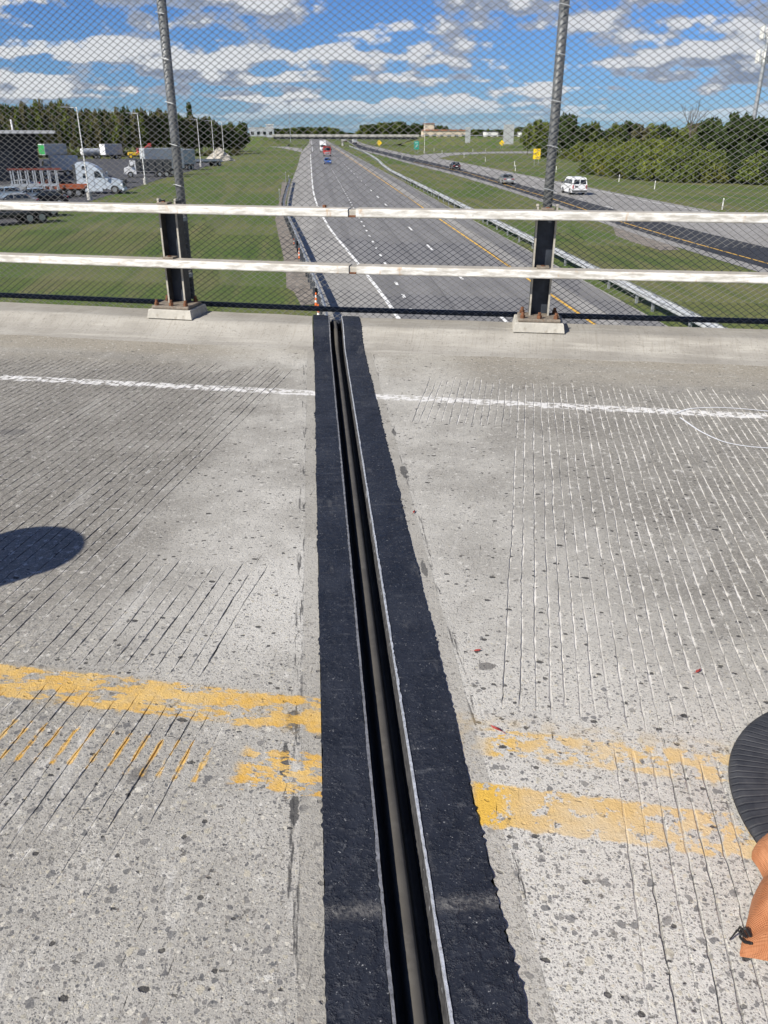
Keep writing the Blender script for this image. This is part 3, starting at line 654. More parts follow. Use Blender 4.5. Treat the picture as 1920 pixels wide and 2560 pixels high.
for nm, u0, u1, pu, lab in SPANS:
    o0 = be(pu[-1] if nm == 'left' else pu[0], 6.6)
    root = thing('bridge_railing', lab, 'railing')
    for z0, z1 in RAILZ:
        m = rect_tube(MB(), u0, u1, VF, VB, z0, z1); m.build('rail', 'rail', root, smooth=False)
    for u in pu: make_post(root, u)
    if nm == 'left':
        for z0, z1 in RAILZ:                                      # splice sleeves bridging the gap at the joint
            m = rect_tube(MB(), -1.45, -1.28, VF+.012, VB-.012, z0+.006, z1-.008); m.build('splice_sleeve', 'post_edge', root)
            m = rect_tube(MB(), -1.39, -1.335, VF+.008, VF+.02, z0+.002, z0+.018, .004); m.build('splice_bar', 'rust', root)
        P = be(-1.60, 6.70); MB().tube((*P, 1.046), (*P, 1.066), .017, .016, 6).build('rail_bolt', 'rust', root)

# ================================================================== chain-link fence on the outside
fence = thing('chain_link_fence', 'tall grey chain-link fence on round posts behind the railing', 'fence')
VM = 7.055
def wire_mesh():
    s, hz, r = .0362, .0242, .0036; z0, z1 = -.30, 2.95
    U = np.arange(-8.6, 5.6, s); K = int((z1-z0)/hz); k = np.arange(K+1)
    i = np.arange(len(U))[:, None]; sg = np.where((k[None, :]+i) % 2 == 0, 1.0, -1.0)
    wob = .0028*np.sin(U[:, None]*2.1+k[None]*.07)
    uu = U[:, None]+sg*(s/2+.0006); vv = VM+sg*.0016+.004*np.sin(U[:, None]*1.3+k[None, :]*.05); zz = z0+k[None, :]*hz+wob+0*U[:, None]
    vb = vv+BEND*np.abs(uu-UJ); x = uu*CT-vb*ST; y = uu*ST+vb*CT
    C = np.stack([x, y, zz], -1)                                    # wires x joints x 3
    D = np.gradient(C, axis=1); D = D/np.linalg.norm(D, axis=-1, keepdims=True)
    n_ = np.array([-ST, CT, 0.0]); A = np.broadcast_to(n_, C.shape); B = np.array([CT, ST, 0.0])
    offs = [A*r, B*r, -A*r, -B*r]
    V = np.stack([C+o for o in offs], 2).reshape(-1, 3)
    nw, nj = C.shape[:2]; base = ((np.arange(nw)[:, None]*nj+np.arange(nj-1)[None, :])*4)[..., None]
    F = []
    for a in range(4):
        b = (a+1) % 4; F.append(np.concatenate([base+a, base+b, base+4+b, base+4+a], -1).reshape(-1, 4))
    F = np.concatenate(F); me = bpy.data.meshes.new('wire_mesh'); me.vertices.add(len(V)); me.vertices.foreach_set('co', V.ravel().astype(np.float32))
    me.loops.add(F.size); me.loops.foreach_set('vertex_index', F.ravel().astype(np.int32)); me.polygons.add(len(F))
    me.polygons.foreach_set('loop_start', np.arange(0, F.size, 4, dtype=np.int32)); me.update(calc_edges=True)
    flat_shade(me); me.materials.append(MT['chain']); o = link('wire_mesh', me, fence); o['kind'] = 'stuff'
wire_mesh()
def pole_material():
    t = NT('mottled_galvanised_post'); p = t.obj(); f = t.noise(t.map(p, (30, 30, 9)), 1, 5, .65); g = t.noise(p, 3, 3)
    c = t.mix(t.ss(f, .35, .65), (.105, .115, .122), (.20, .212, .22)); c = t.mix(t.ss(g, .4, .7, 0, .4), c, (.16, .16, .15))
    return t.out(c, .55, .3, .4)
MT['pole'] = pole_material()
for u in POST_U[1:-1]:
    P = be(u, 7.110); m = MB(); m.tube((*P, .20), (*P, 3.0), .0385, .0385, 20)
    po = m.build('fence_post', 'pole', fence, smooth=False)
    po.data.polygons.foreach_set('use_smooth', [len(q.vertices) == 4 for q in po.data.polygons])
    a = rail_dir(u)
    for z in (.42, .90): MB().box((*be(u, 6.99), z), (.10, .19, .03), a).build('bracket', 'galv_dull', po)
    for z in (1.18, 1.50, 1.82, 2.14, 2.46, 2.78):
        tw = MB(); tw.tube((*be(u-.044, 7.075), z), (*be(u-.03, 7.052), z+.004), .0028, .0028, 5)
        tw.tube((*be(u-.03, 7.052), z+.004), (*be(u+.036, 7.052), z-.012), .0028, .0028, 5); tw.tube((*be(u+.036, 7.052), z-.012), (*be(u+.05, 7.08), z-.02), .0028, .0028, 5)
        tw.build('tie_wire', 'galv', po)
m = MB()
for a, b in ((-16.0, UJ), (UJ, 16.0)): m.tube((*be(a, 7.095), .158), (*be(b, 7.095), .158), .0235, .0235, 12)
m.build('bottom_rail', 'pipe_dark', fence)
m = MB()
for a, b in ((-8.6, UJ), (UJ, 5.6)): m.tube((*be(a, 7.095), 2.985), (*be(b, 7.095), 2.985), .021, .021, 12)
m.build('top_rail', 'pole', fence)

# ================================================================== drums and sandbag
def tyre_ring_material():
    t = NT('ribbed_black_tyre_rubber'); p = t.obj(); X, Y, Z = t.sep(p)
    ang = t.mth('ARCTAN2', Y, X); w = t.mth('SINE', t.mul(ang, 120.0)); f = t.noise(p, 9, 5, .65)
    rad = t.mth('SQRT', t.add(t.mul(X, X), t.mul(Y, Y)))
    c = t.mix(t.ss(f, .3, .7), (.020, .022, .027), (.055, .057, .062)); c = t.mix(t.ss(t.noise(p, 40, 4, .7), .58, .75, 0, .4), c, (.10, .10, .10))
    t.bump(t.add(t.ss(w, .55, .95, 1, 0), t.mul(f, .4)), .75, .004); return t.out(c, .6, 0, .35)
MT['tyre_ring'] = tyre_ring_material()
def drum(P, label):
    t = thing('traffic_drum', label, 'traffic drum', P, .4, 'traffic drums along the closed lane')
    MB().lathe([(.285, 0), (.462, 0), (.474, .006), (.472, .014), (.455, .024), (.40, .036), (.34, .046), (.295, .050), (.285, .045), (.285, 0)], 96).build('tyre_base', 'tyre_ring', t, True)
    r = lambda z: lerp(.285, .235, z/1.0)
    zb = [.0, .16, .33, .36, .52, .55, .71, .74, .90, 1.0]
    for i in range(len(zb)-1):
        z0, z1 = zb[i], zb[i+1]; white = i in (3, 7); z0b = z0+.002
        MB().lathe([(r(z0)*.93, z0b), (r(z0)*.99, z0b+.012), (r(z1)*.99, z1-.012), (r(z1)*.93, z1)], 32).build('white_band' if white else 'orange_band', 'cone_white' if white else 'cone_orange', t, True)
    MB().lathe([(0, 1.0), (.225, 1.0), (.236, 1.01), (.22, 1.03), (0, 1.035)], 32).build('lid', 'cone_orange', t, True)
    m = MB(); m.box((-.06, 0, 1.06), (.022, .07, .07), 0, .006); m.box((.06, 0, 1.06), (.022, .07, .07), 0, .006); m.box((0, 0, 1.098), (.142, .07, .02), 0, .006); m.build('handle', 'cone_orange', t)
    return t
drum((1.515, 1.395, .001), 'orange and white traffic drum on ribbed black tyre base beside the orange sandbag')
drum((-2.36, 2.32, .001), 'orange and white traffic drum whose rounded shadow falls on the grooved deck')
def sandbag():
    t = NT('orange_woven_bag'); p = t.obj(); w1 = t.n('ShaderNodeTexWave'); t.set(w1.inputs[0], p); w1.inputs['Scale'].default_value = 90
    w2 = t.n('ShaderNodeTexWave', bands_direction='Y'); t.set(w2.inputs[0], p); w2.inputs['Scale'].default_value = 90
    f = t.noise(p, 7, 5, .65); g = t.noise(p, 24, 5, .7)
    c = t.mix(t.ss(f, .3, .7), (.33, .125, .05), (.47, .215, .105)); c = t.mix(t.ss(g, .5, .7, 0, .5), c, (.26, .095, .035))
    c = t.mix(t.ss(t.noise(p, 3.1, 4), .52, .64, 0, .55), c, (.33, .14, .06))
    t.bump(t.add(t.add(t.mul(w1.outputs[1], .25), t.mul(w2.outputs[1], .25)), t.add(t.mul(f, 2), g)), .6, .006)
    mat = t.out(c, .62, 0, .3)
    # pillow: outline (local x right, y away), puffed in the middle, limp flat corner with a tie
    root = thing('sandbag', 'weathered orange woven sandbag with black tie at its corner, beside the tyre base', 'sandbag', (1.02, 1.16, 0))
    out = [(-.165, -.085), (-.10, -.105), (.02, -.15), (.22, -.17), (.36, -.12), (.40, .04), (.30, .17), (.12, .20), (.035, .205), (-.012, .17), (-.010, .10), (-.06, .055), (-.10, .0), (-.135, -.045)]
    pts = resample(out+[out[0]], 57)[:-1]; cen = np.array([.16, .02]); vs = []; fs = []; rg = np.random.default_rng(3); k = len(pts)
    rings = [(1.0, .006), (.985, .022), (.93, .048), (.82, .080), (.64, .112), (.40, .132), (.18, .140)]
    for s_, h in rings:
        for i, q in enumerate(pts):
            d = cen+(q-cen)*s_; wr = .006*math.sin(i*1.9+s_*9)+.005*math.sin(i*.83+s_*17)
            corner = math.exp(-((q[0]+.165)**2+(q[1]+.085)**2)/.006)
            vs.append((d[0]+rg.normal(0, .0012), d[1]+rg.normal(0, .0012), max(.004, h*(1-.55*corner)+wr*(1 if h > .03 else .25))))
    vs.append((cen[0], cen[1], .142)); n = len(rings)
    for a in range(n-1):
        for i in range(k): j = (i+1) % k; fs.append((a*k+i, a*k+j, (a+1)*k+j, (a+1)*k+i))
    fs += [((n-1)*k+i, (n-1)*k+(i+1) % k, n*k) for i in range(k)]
    b = MB(); b.add(vs, fs); o = b.build('bag', mat, root, True)
    tie = MB(); c0 = Vector((-.138, -.060, .024))
    for i in range(6):
        a = i*.9; p0 = c0+Vector((.010*math.cos(a), .020*math.sin(a), .008*math.sin(a*1.7))); a2 = a+.9
        p1 = c0+Vector((.010*math.cos(a2), .020*math.sin(a2), .008*math.sin(a2*1.7))); tie.tube(p0, p1, .0030, .0030, 5)
    for dx, dy, dz in ((-.030, .010, -.018), (-.010, .022, -.012)):
        mid = c0+Vector((dx*.5, dy*.6+.008, .008)); tie.tube(c0, mid, .0026, .0022, 5); tie.tube(mid, c0+Vector((dx, dy, dz)), .0022, .0012, 5)
    tie.build('tie', 'black_print', root)
sandbag()
# ================================================================== ground and roads
def flat(name, pts, z, mat, parent=None):
    m = MB(); m.add([(p[0], p[1], z) for p in pts], [tuple(range(len(pts)))]); return m.build(name, mat, parent)
g = MB(); n = 24
xs = np.linspace(-2600, 2600, n); ys = np.linspace(-300, 4200, n)
g.add([(x, y, GZ) for y in ys for x in xs], [(j*n+i, j*n+i+1, j*n+n+i+1, j*n+n+i) for j in range(n-1) for i in range(n-1)])
ground = struct(g.build('ground', 'grass'))

VEC = lambda L_: [gpx(*q) for q in L_]
# near carriageway (traffic comes towards the bridge)
left_edge = [(1.2, -40), (1.2, 10)] + [(gp(823, 758)[0]-.6, gp(823, 758)[1])] + VEC([(793-8, 694), (771-8, 649), (749-8, 599), (727-6, 559), (716, 509), (728, 458), (736, 436), (743, 419), (752, 384), (757, 376)])
le = smoothline(left_edge, 90, 4)
far_y = 1400.0
le = np.r_[le, [[lerp(le[-1][0], -1.5, .6), 520], [-1.2, 620], [-1.2, far_y]]]
re_ = np.array([(14.9, y) for y in le[:, 1]])
hw = MB(); hw.strip([(*p, GZ+.03) for p in re_][::-1], [(*p, GZ+.03) for p in le][::-1]); highway = struct(hw.build('highway', 'asphalt_shoulder'))
# travelled lanes, a separate darker course
wl_px = [(995, 791), (941.5, 718.7), (915, 688.6), (894.6, 658.6), (858.8, 616.8), (827, 579), (809, 547), (791, 511), (783, 479.6), (780, 449.7), (778, 418), (777, 404), (776.5, 386)]
wl = smoothline([(4.3, -40), (4.15, 10)]+VEC(wl_px), 120, 5)
m = MB(); m.strip([(12.05, y, GZ+.055) for y in wl[:, 1]][::-1]+[], [(*p, GZ+.055) for p in wl][::-1]); m.build('travel_lane', 'asphalt', highway)
m = MB(); y0 = wl[-1][1]; m.strip([(12.05, 1400, GZ+.055), (12.05, y0, GZ+.055)], [(.8, 1400, GZ+.055), (wl[-1][0], y0, GZ+.055)]); m.build('travel_lane', 'asphalt', highway)
m = MB(); m.strip([(14.75, 700, GZ+.045), (14.75, -40, GZ+.045)], [(13.1, 700, GZ+.045), (13.1, -40, GZ+.045)]); m.build('median_shoulder', 'asphalt', highway)
ribbon(wl, .20, GZ+.062).build('edge_line', 'white_line', highway)
ribbon([(.6, y) for y in (352, 420, 520, 700, 1100)], .2, GZ+.062).build('edge_line', 'white_line', highway)
ribbon([(11.85, y) for y in np.linspace(-30, 900, 30)], .16, GZ+.062).build('yellow_edge_line', 'yellow_line', highway)
dm = MB().box((0, 0, 0), (.15, 3.05, .004)).mesh('lane_dash'); dm.materials.append(MT['white_line'])
for i in range(34):
    o = link('lane_dash', dm, highway, (8.18, 22.5+12.19*i, GZ+.064))
sm = MB().box((0, 0, 0), (.15, .95, .004)).mesh('dotted_mark'); sm.materials.append(MT['white_line'])
for i in range(46): link('dotted_mark', sm, highway, (4.37, 26.0+3.66*i, GZ+.064))
flat('highway_edge', VEC([(705, 455), (700, 495), (688, 549), (696, 589), (708, 640), (715, 682), (716, 720), (735, 730), (752, 764)])[::-1] + VEC([(823, 758), (790, 694), (768, 649), (744, 599), (722, 559), (714, 509), (727, 458)])[::-1], GZ+.012, 'gravel', None)
struct(bpy.data.objects['highway_edge']).name = 'gravel_verge'
# ramp joining from the left
ra = smoothline(VEC([(560, 346.5), (629, 353.5), (650, 359.4), (708.5, 365), (756, 372)]), 20, 2); rb = smoothline(VEC([(560, 350), (629, 359), (650, 364.5), (704, 369.5), (754, 381)]), 20, 2)
m = MB(); m.strip([(*p, GZ+.02) for p in ra], [(*p, GZ+.02) for p in rb]); struct(m.build('ramp', 'asphalt_shoulder'))

# far carriageway (traffic leaves the bridge)
rd_l = [(866, 352), (880, 361), (900, 376), (958, 390), (1035, 413), (1117, 432), (1201, 456), (1300, 487), (1400, 519), (1499, 557), (1610, 600), (1721, 632), (1920, 686), (2300, 800)]
dk_b = [(868, 352), (884, 361), (900, 373), (958, 386), (1035, 408), (1117, 426), (1201, 449), (1300, 480), (1400, 512), (1499, 549), (1610, 590), (1721, 620), (1920, 672), (2300, 780)]
ye_l = [(1035, 405.5), (1117, 422), (1165, 431.5), (1201, 443), (1286.8, 470), (1373.6, 495), (1480, 531), (1556, 558), (1634, 580), (1721, 606), (1851, 641), (1920, 661), (2300, 765)]
dk_t = [(876, 350), (890, 357), (900, 363.5), (958, 379), (1035, 395.7), (1117, 415), (1201, 437), (1300, 462), (1352, 476.5), (1460, 502), (1525.5, 523), (1610, 548), (1710, 573.7), (1787.6, 593), (1920, 622), (2300, 710)]
rd_r = [(886, 348), (905, 358), (960, 372), (1030, 388), (1105, 396.5), (1200, 415.8), (1286.8, 432), (1386.6, 452.7), (1503.8, 474), (1634, 502), (1760, 526), (1920, 552), (2300, 625)]
def road_strip(name, a, b, z, mat, parent=None, n=80):
    A = smoothline(VEC(a), n, 6); B = smoothline(VEC(b), n, 6); m = MB(); m.strip([(*p, z) for p in A], [(*p, z) for p in B]); return m.build(name, mat, parent)
far_road = struct(road_strip('far_carriageway', rd_r[::1], rd_l, GZ+.02, 'asphalt_old'))
road_strip('dark_lane', dk_t, dk_b, GZ+.04, 'asphalt_dark', far_road)
yl = smoothline(VEC(ye_l), 80, 8); ribbon(yl, .16, GZ+.047).build('yellow_edge_line', 'yellow_line', far_road)
wr = smoothline(VEC([(x, y+5) for x, y in rd_r[4:]]), 80, 8); ribbon(wr, .15, GZ+.030).build('edge_line', 'white_line', far_road)
ml = resample(smoothline(VEC([(x, y-4) for x, y in dk_t[5:]]), 200, 8), 1500); acc = np.r_[0, np.cumsum(np.hypot(*np.diff(ml, axis=0).T))]
k = 4.0
while k < acc[-1]-4:
    i0, i1 = np.searchsorted(acc, k), np.searchsorted(acc, k+3.05)
    if i1 > i0+2: ribbon(ml[i0:i1], .15, GZ+.030).build('lane_dash', 'white_line', far_road)
    k += 12.19
rt = smoothline(VEC([(1040, 391), (1054, 386.5), (1107, 382.5), (1213, 379.5), (1300, 378.5), (1420, 378)]), 40, 4); rbm = smoothline(VEC([(1095, 397), (1105, 394), (1131, 388.5), (1213, 384), (1300, 383.5), (1420, 384)]), 40, 4)
m = MB(); m.strip([(*p, GZ+.024) for p in rt], [(*p, GZ+.024) for p in rbm]); struct(m.build('exit_ramp', 'asphalt_old'))
flat('gravel_patch', VEC([(1530, 560), (1600, 575), (1660, 600), (1700, 625), (1650, 626), (1580, 605), (1540, 590)]), GZ+.012, 'gravel'); struct(bpy.data.objects['gravel_patch'])

# truck lot
lot_px = [(-700, 700), (-300, 632), (0, 566), (61, 556), (104, 547), (135, 533), (266, 490), (300, 483.5), (341, 467), (398.4, 448.6), (460, 432), (505, 420), (546, 407.6), (575, 400), (560, 397), (100, 397), (-300, 397), (-900, 400)]
struct(flat('truck_lot', VEC(lot_px)[::-1], GZ+.02, 'lot'))

# ------------------------------------------------------------------ embankments and the far overpass
def loft(name, sections, mat):
    m = MB(); k = len(sections[0]); vs = [p for s_ in sections for p in s_]
    m.add(vs, [(a*k+i, a*k+i+1, (a+1)*k+i+1, (a+1)*k+i) for a in range(len(sections)-1) for i in range(k-1)]); return m.build(name, mat)
def bank(xs, y0, top, front, name):
    """embankment carrying the crossing road: xs along it, crest height top(x), foot a distance front(x) nearer"""
    sec = []
    for x in xs:
        yc = y0(x); h = top(x); f = front(x); sec.append([(x, yc-f, GZ-.05), (x, yc-f*.72, lerp(GZ, h, .10)), (x, yc-f*.35, lerp(GZ, h, .62)), (x, yc-7, h-.15), (x, yc-5, h), (x, yc+5, h), (x, yc+30, GZ-.05)])
    return struct(loft(name, sec, 'grass'))
oy = lambda x: 512-.04*x
bank(np.linspace(-420, -13, 30), oy, lambda x: lerp(-1.0, GZ+.3, min(1, max(0, (-13-x-330)/80)))-.0+(.0 if x < -25 else 0) if x < -20 else lerp(GZ+1.2, -1.0, min(1, (-13-x)/7)), lambda x: 34+max(0, -x-60)*.08, 'left_embankment')
bank(np.linspace(52, 460, 30), oy, lambda x: lerp(GZ+1.0, -1.0, min(1, (x-52)/9)) if x < 61 else -1.0-max(0, x-200)*.004, lambda x: 40+max(0, min(150, x-60))*.62, 'right_embankment')
op = thing('overpass', 'low concrete overpass crossing the highway far beyond the traffic', 'overpass', (18, oy(18), GZ))
def opl(x, dy, z): return (x-18, oy(x)-oy(18)+dy, z-GZ)
def opbox(x0, x1, d0, d1, z0, z1):
    m = MB(); m.add([opl(x0, d0, z0), opl(x1, d0, z0), opl(x1, d1, z0), opl(x0, d1, z0), opl(x0, d0, z1), opl(x1, d0, z1), opl(x1, d1, z1), opl(x0, d1, z1)],
        [(3, 2, 1, 0), (4, 5, 6, 7), (0, 1, 5, 4), (1, 2, 6, 5), (2, 3, 7, 6), (3, 0, 4, 7)]); return m
opbox(-22, 62, -5.6, 5.6, -1.25, -.85).build('deck', 'far_concrete', op)
opbox(-22, 62, -5.75, -5.45, -.85, .05).build('parapet', 'far_concrete', op); opbox(-22, 62, 5.45, 5.75, -.85, .05).build('parapet', 'far_concrete', op)
for d in (-4.6, -1.5, 1.5, 4.6): opbox(-21, 61, d-.2, d+.2, -2.5, -1.25).build('girder', 'dark_grey', op)
for d in (-4.2, 0, 4.2):
    P = opl(18.3, d, GZ); m = MB(); m.tube(P, (P[0], P[1], 2.9), .55, .55, 12); m.build('pier_column', 'far_concrete', op)
opbox(17.5, 19.1, -5.2, 5.2, -3.1, -2.5).build('pier_cap', 'far_concrete', op)
m = MB()
for x in np.linspace(-400, 440, 130):
    if -20 < x < 60: continue
    m.tube((x, oy(x)-5, -1.0), (x, oy(x)-5, -.25), .06, .06, 4)
gr_ = thing('crossing_guide_rail', 'pale guide rail along the crossing road on the embankment', 'guide rail')
tag(m.build('rail_posts', 'galv_dull', gr_), kind='stuff')
for a, b in ((-420, -22), (62, 460)):
    m = MB(); P = (a, oy(a)-5.1, -.35); Q = (b, oy(b)-5.1, -.35); m.add([(P[0], P[1], -.5), (Q[0], Q[1], -.5), (Q[0], Q[1], -.2), (P[0], P[1], -.2)], [(0, 1, 2, 3)]); m.tube(P, Q, .09, .09, 4); m.build('beam', 'galv', gr_)

# ------------------------------------------------------------------ guide rails along the highway
def wbeam(path, z, h=.31, d=.08, flip=1, name='beam', parent=None, mat='galv'):
    """corrugated beam along a path; flip = side the corrugation faces"""
    P = np.asarray(path); T = np.gradient(P, axis=0); T /= np.linalg.norm(T, axis=1)[:, None]; N = np.c_[T[:, 1], -T[:, 0]]*flip
    prof = [(0, .5), (.3, .46), (1, .34), (1, .18), (0, .07), (0, -.07), (1, -.18), (1, -.34), (.3, -.46), (0, -.5)]
    pr = prof+[(a-.12, b) for a, b in prof[::-1]]; k = len(pr); vs = []
    for p, nn, zz in zip(P, N, np.broadcast_to(z, len(P))):
        for a, b in pr: vs.append((p[0]+nn[0]*a*d, p[1]+nn[1]*a*d, zz+b*h))
    m = MB(); m.add(vs, [(i*k+j, i*k+(j+1) % k, (i+1)*k+(j+1) % k, (i+1)*k+j) for i in range(len(P)-1) for j in range(k)]+[tuple(range(k)), tuple(range(len(P)*k-1, (len(P)-1)*k-1, -1))])
    return m.build(name, mat, parent)
def guide_rail(path, label, both, spacing, flip=1, rise=None, bm='galv', pm_='galv_dull'):
    t = thing('guide_rail', label, 'guide rail'); P = resample(path, max(8, int(np.hypot(*np.diff(np.asarray(path), axis=0).T).sum()/2)))
    z = np.full(len(P), GZ+.60)
    if rise: z[-rise:] = np.linspace(GZ+.60, GZ+.20, rise)
    T = np.gradient(P, axis=0); T /= np.linalg.norm(T, axis=1)[:, None]; N = np.c_[T[:, 1], -T[:, 0]]
    for s_ in ((1, -1) if both else (flip,)): wbeam(P+N*.14*s_, z, flip=s_, parent=t, mat=bm)
    d = np.r_[0, np.cumsum(np.hypot(*np.diff(P, axis=0).T))]; pm = MB().box((0, 0, .37), (.10, .15, .78)).box((0, 0, .60), (.24, .10, .2) if both else (.16, .1, .2)).mesh('rail_post'); pm.materials.append(MT[pm_])
    k = 1.0; c = 0
    while k < d[-1] and c < 290:
        i = min(len(P)-1, np.searchsorted(d, k)); o = link('rail_post', pm, t, (P[i][0], P[i][1], z[i]-.60)); o.rotation_euler = (0, 0, math.atan2(T[i][1], T[i][0])-math.pi/2); k += spacing; c += 1
    return t
guide_rail([(15.5, -20), (15.45, 60), (15.4, 130), (15.5, 170), (16.4, 200), (18.0, 235), (19.5, 290), (20.2, 360), (20.5, 470)], 'bright galvanised double-faced guide rail in the grass median', True, 3.81)
gl = [(807, 756), (777, 688), (757, 638.7), (735.5, 583), (719.6, 547), (703.5, 511), (706.5, 495), (714, 470), (723.5, 443.8)]
glp = [tuple(gp(a, b, GZ+.75)[:2]) for a, b in gl]
glp = smoothline([(glp[0][0]+.0, -20), (glp[0][0], glp[0][1]-8)]+glp, 60, 3)
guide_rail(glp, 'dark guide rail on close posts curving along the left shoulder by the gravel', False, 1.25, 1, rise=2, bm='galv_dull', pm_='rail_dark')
# orange and white channelizers standing behind that rail, markers at its end
ch0 = None
def channelizer(x, y, label):
    t = thing('channelizer', label, 'traffic cone', (x, y, GZ+.02), 0, 'channelizers behind the guide rail'); t.scale = (.62, .62, .6)
    MB().box((0, 0, .04), (.40, .40, .08), 0, .03).build('base', 'tyre', t)
    for i, (z0, z1) in enumerate(((.08, .34), (.34, .52), (.52, .72), (.72, .90), (.90, 1.08))):
        MB().lathe([(lerp(.14, .06, z0), z0+.001), (lerp(.14, .06, z1), z1)], 14).build('white_band' if i % 2 else 'orange_band', 'cone_white' if i % 2 else 'cone_orange', t, True)
    MB().lathe([(0, 1.12), (.035, 1.11), (.05, 1.08)], 12).build('knob', 'cone_orange', t, True)
for px, py, lb in ((737, 612, 'orange and white channelizer behind the guide rail bend, nearest its curled end'), (749, 648, 'orange and white channelizer behind the guide rail, second from its curled end'), (797, 800, 'orange and white channelizer behind the guide rail, seen just over the joint'), (791, 768, 'orange and white channelizer behind the guide rail, next to the one over the joint')):
    q = gp(px, py); channelizer(q[0], q[1], lb)
def marker(px, py, h, label, grp, mat='delineator', w=.09):
    q = gp(px, py); t = thing('marker_post', label, 'marker post', (q[0], q[1], GZ), 0, grp)
    MB().box((0, 0, h/2), (w, .04, h), 0, .01).build('stake', mat, t); MB().box((0, -.028, h-.14), (w*.85, .012, .16)).build('reflector', 'cone_white', t)
for px, py, h in ((715, 462, 1.9), (723, 468, 1.7), (699, 500, 1.3)): marker(px, py, h, 'thin dark stake standing at the curled end of the guide rail', 'stakes at the guide rail end', 'galv_dull', .07)
for px, py in ((1547, 455), (1636, 473), (1805, 524), (1286, 416), (1388, 420), (1390, 431), (1160, 394), (1213, 404), (1288, 428), (1214, 379), (1105, 384), (1005, 396), (1085, 378), (1182, 355+25)):
    marker(px, py, 1.15, 'small white marker post in the grass beside the far carriageway', 'white marker posts', w=.13)

# ------------------------------------------------------------------ signs
def text(body, size, loc, parent, mat, rot=(R(90), 0, 0)):
    cu = bpy.data.curves.new('lettering', 'FONT'); cu.body = body; cu.size = size; cu.align_x = 'CENTER'; cu.align_y = 'CENTER'; cu.extrude = .004
    o = bpy.data.objects.new('tmp', cu); COL.objects.link(o); dg = bpy.context.evaluated_depsgraph_get()
    me = bpy.data.meshes.new_from_object(o.evaluated_get(dg)); bpy.data.objects.remove(o); me.materials.clear(); me.materials.append(MT[mat])
    t = link('lettering', me, parent, loc); t.rotation_euler = rot; return t
def face_cam(x, y): return math.atan2(y, x)-math.pi/2
def sign_panel(px, py, w, h, zc, mat, label, name='road_sign', diamond=False, base=None):
    q = gp(px, py); t = thing(name, label, 'road sign', (q[0], q[1], GZ), face_cam(q[0], q[1]))
    for sx_ in ((-w*.28, w*.28) if w > 1.6 else (0,)): MB().box((sx_, .05, zc/2), (.10, .07, zc)).build('support', 'galv_dull', t)
    p = MB().box((0, 0, 0), (w, .03, h), 0, .006).build('panel', mat, t, loc=(0, 0, zc))
    if diamond: p.rotation_euler = (0, R(45), 0)
    return t, p
t, p = sign_panel(1340, 414, 1.75, 2.35, 2.6, 'sign_yellow', 'yellow rectangular advisory speed sign in front of the leafy trees')
text('EXIT', .46, (0, -.022, .78), p, 'black_print'); text('45', 1.0, (0, -.022, .05), p, 'black_print'); text('MPH', .40, (0, -.022, -.82), p, 'black_print')
m = MB(); m.box((0, -.018, 1.1), (1.6, .008, .03)); m.box((0, -.018, -1.1), (1.6, .008, .03)); m.box((-.8, -.018, 0), (.03, .008, 2.2)); m.box((.8, -.018, 0), (.03, .008, 2.2)); m.build('border', 'black_print', p)
for px, py, s_, lb in ((948, 373, 1.35, 'yellow diamond warning sign on the slope near the overpass'), (1254, 373, 1.35, 'yellow diamond warning sign beside the exit ramp'), (1264, 364, 1.1, 'small yellow diamond warning sign behind another along the exit ramp')):
    t, p = sign_panel(px, py, s_*1.35, s_*1.35, 2.7, 'sign_yellow', lb, diamond=True)
    MB().box((0, -.02, 0), (.55, .008, .14)).box((0, -.02, .18), (.12, .008, .5)).build('symbol', 'black_print', p)
t, p = sign_panel(1041, 384, 1.9, 2.9, 2.9, 'sign_green', 'green exit sign on the grass slope at the ramp')
text('EXIT', .55, (0, -.02, .8), p, 'white_print')
m = MB(); m.tube((-.3, -.02, -.7), (.3, -.02, .1), .08, .08, 6); m.box((.25, -.02, .12), (.4, .01, .1)); m.build('arrow', 'white_print', p)
t, p = sign_panel(726, 343, 3.0, 3.0, 6.5, 'cone_orange', 'orange diamond work sign beside the overpass road', diamond=True); p.scale = (.5, 1, .5)
t['category'] = 'road sign'
def back_panel(px, w, h, Y, z0, label):
    X = (px-776)/2000*Y*1.08; t = thing('sign_back', label, 'sign panel', (X, Y, z0), face_cam(X, Y))
    n = max(2, int(w/1.2))
    for i in range(n): MB().box((-w/2+(i+.5)*w/n, 0, h/2), (w/n-.03, .08, h)).build('panel_board', 'sign_back', t)
    for s_ in (-.3, .3): MB().box((s_*w, .2, h*.45), (.3, .3, h*.98)).build('support', 'galv_dull', t)
back_panel(1108, 2.7, 7.4, 455, -3.6, 'narrow tall grey panel rising behind the right embankment'); back_panel(1195.5, 5.4, 9.2, 448, -4.2, 'wide tall grey panel rising behind the right embankment')
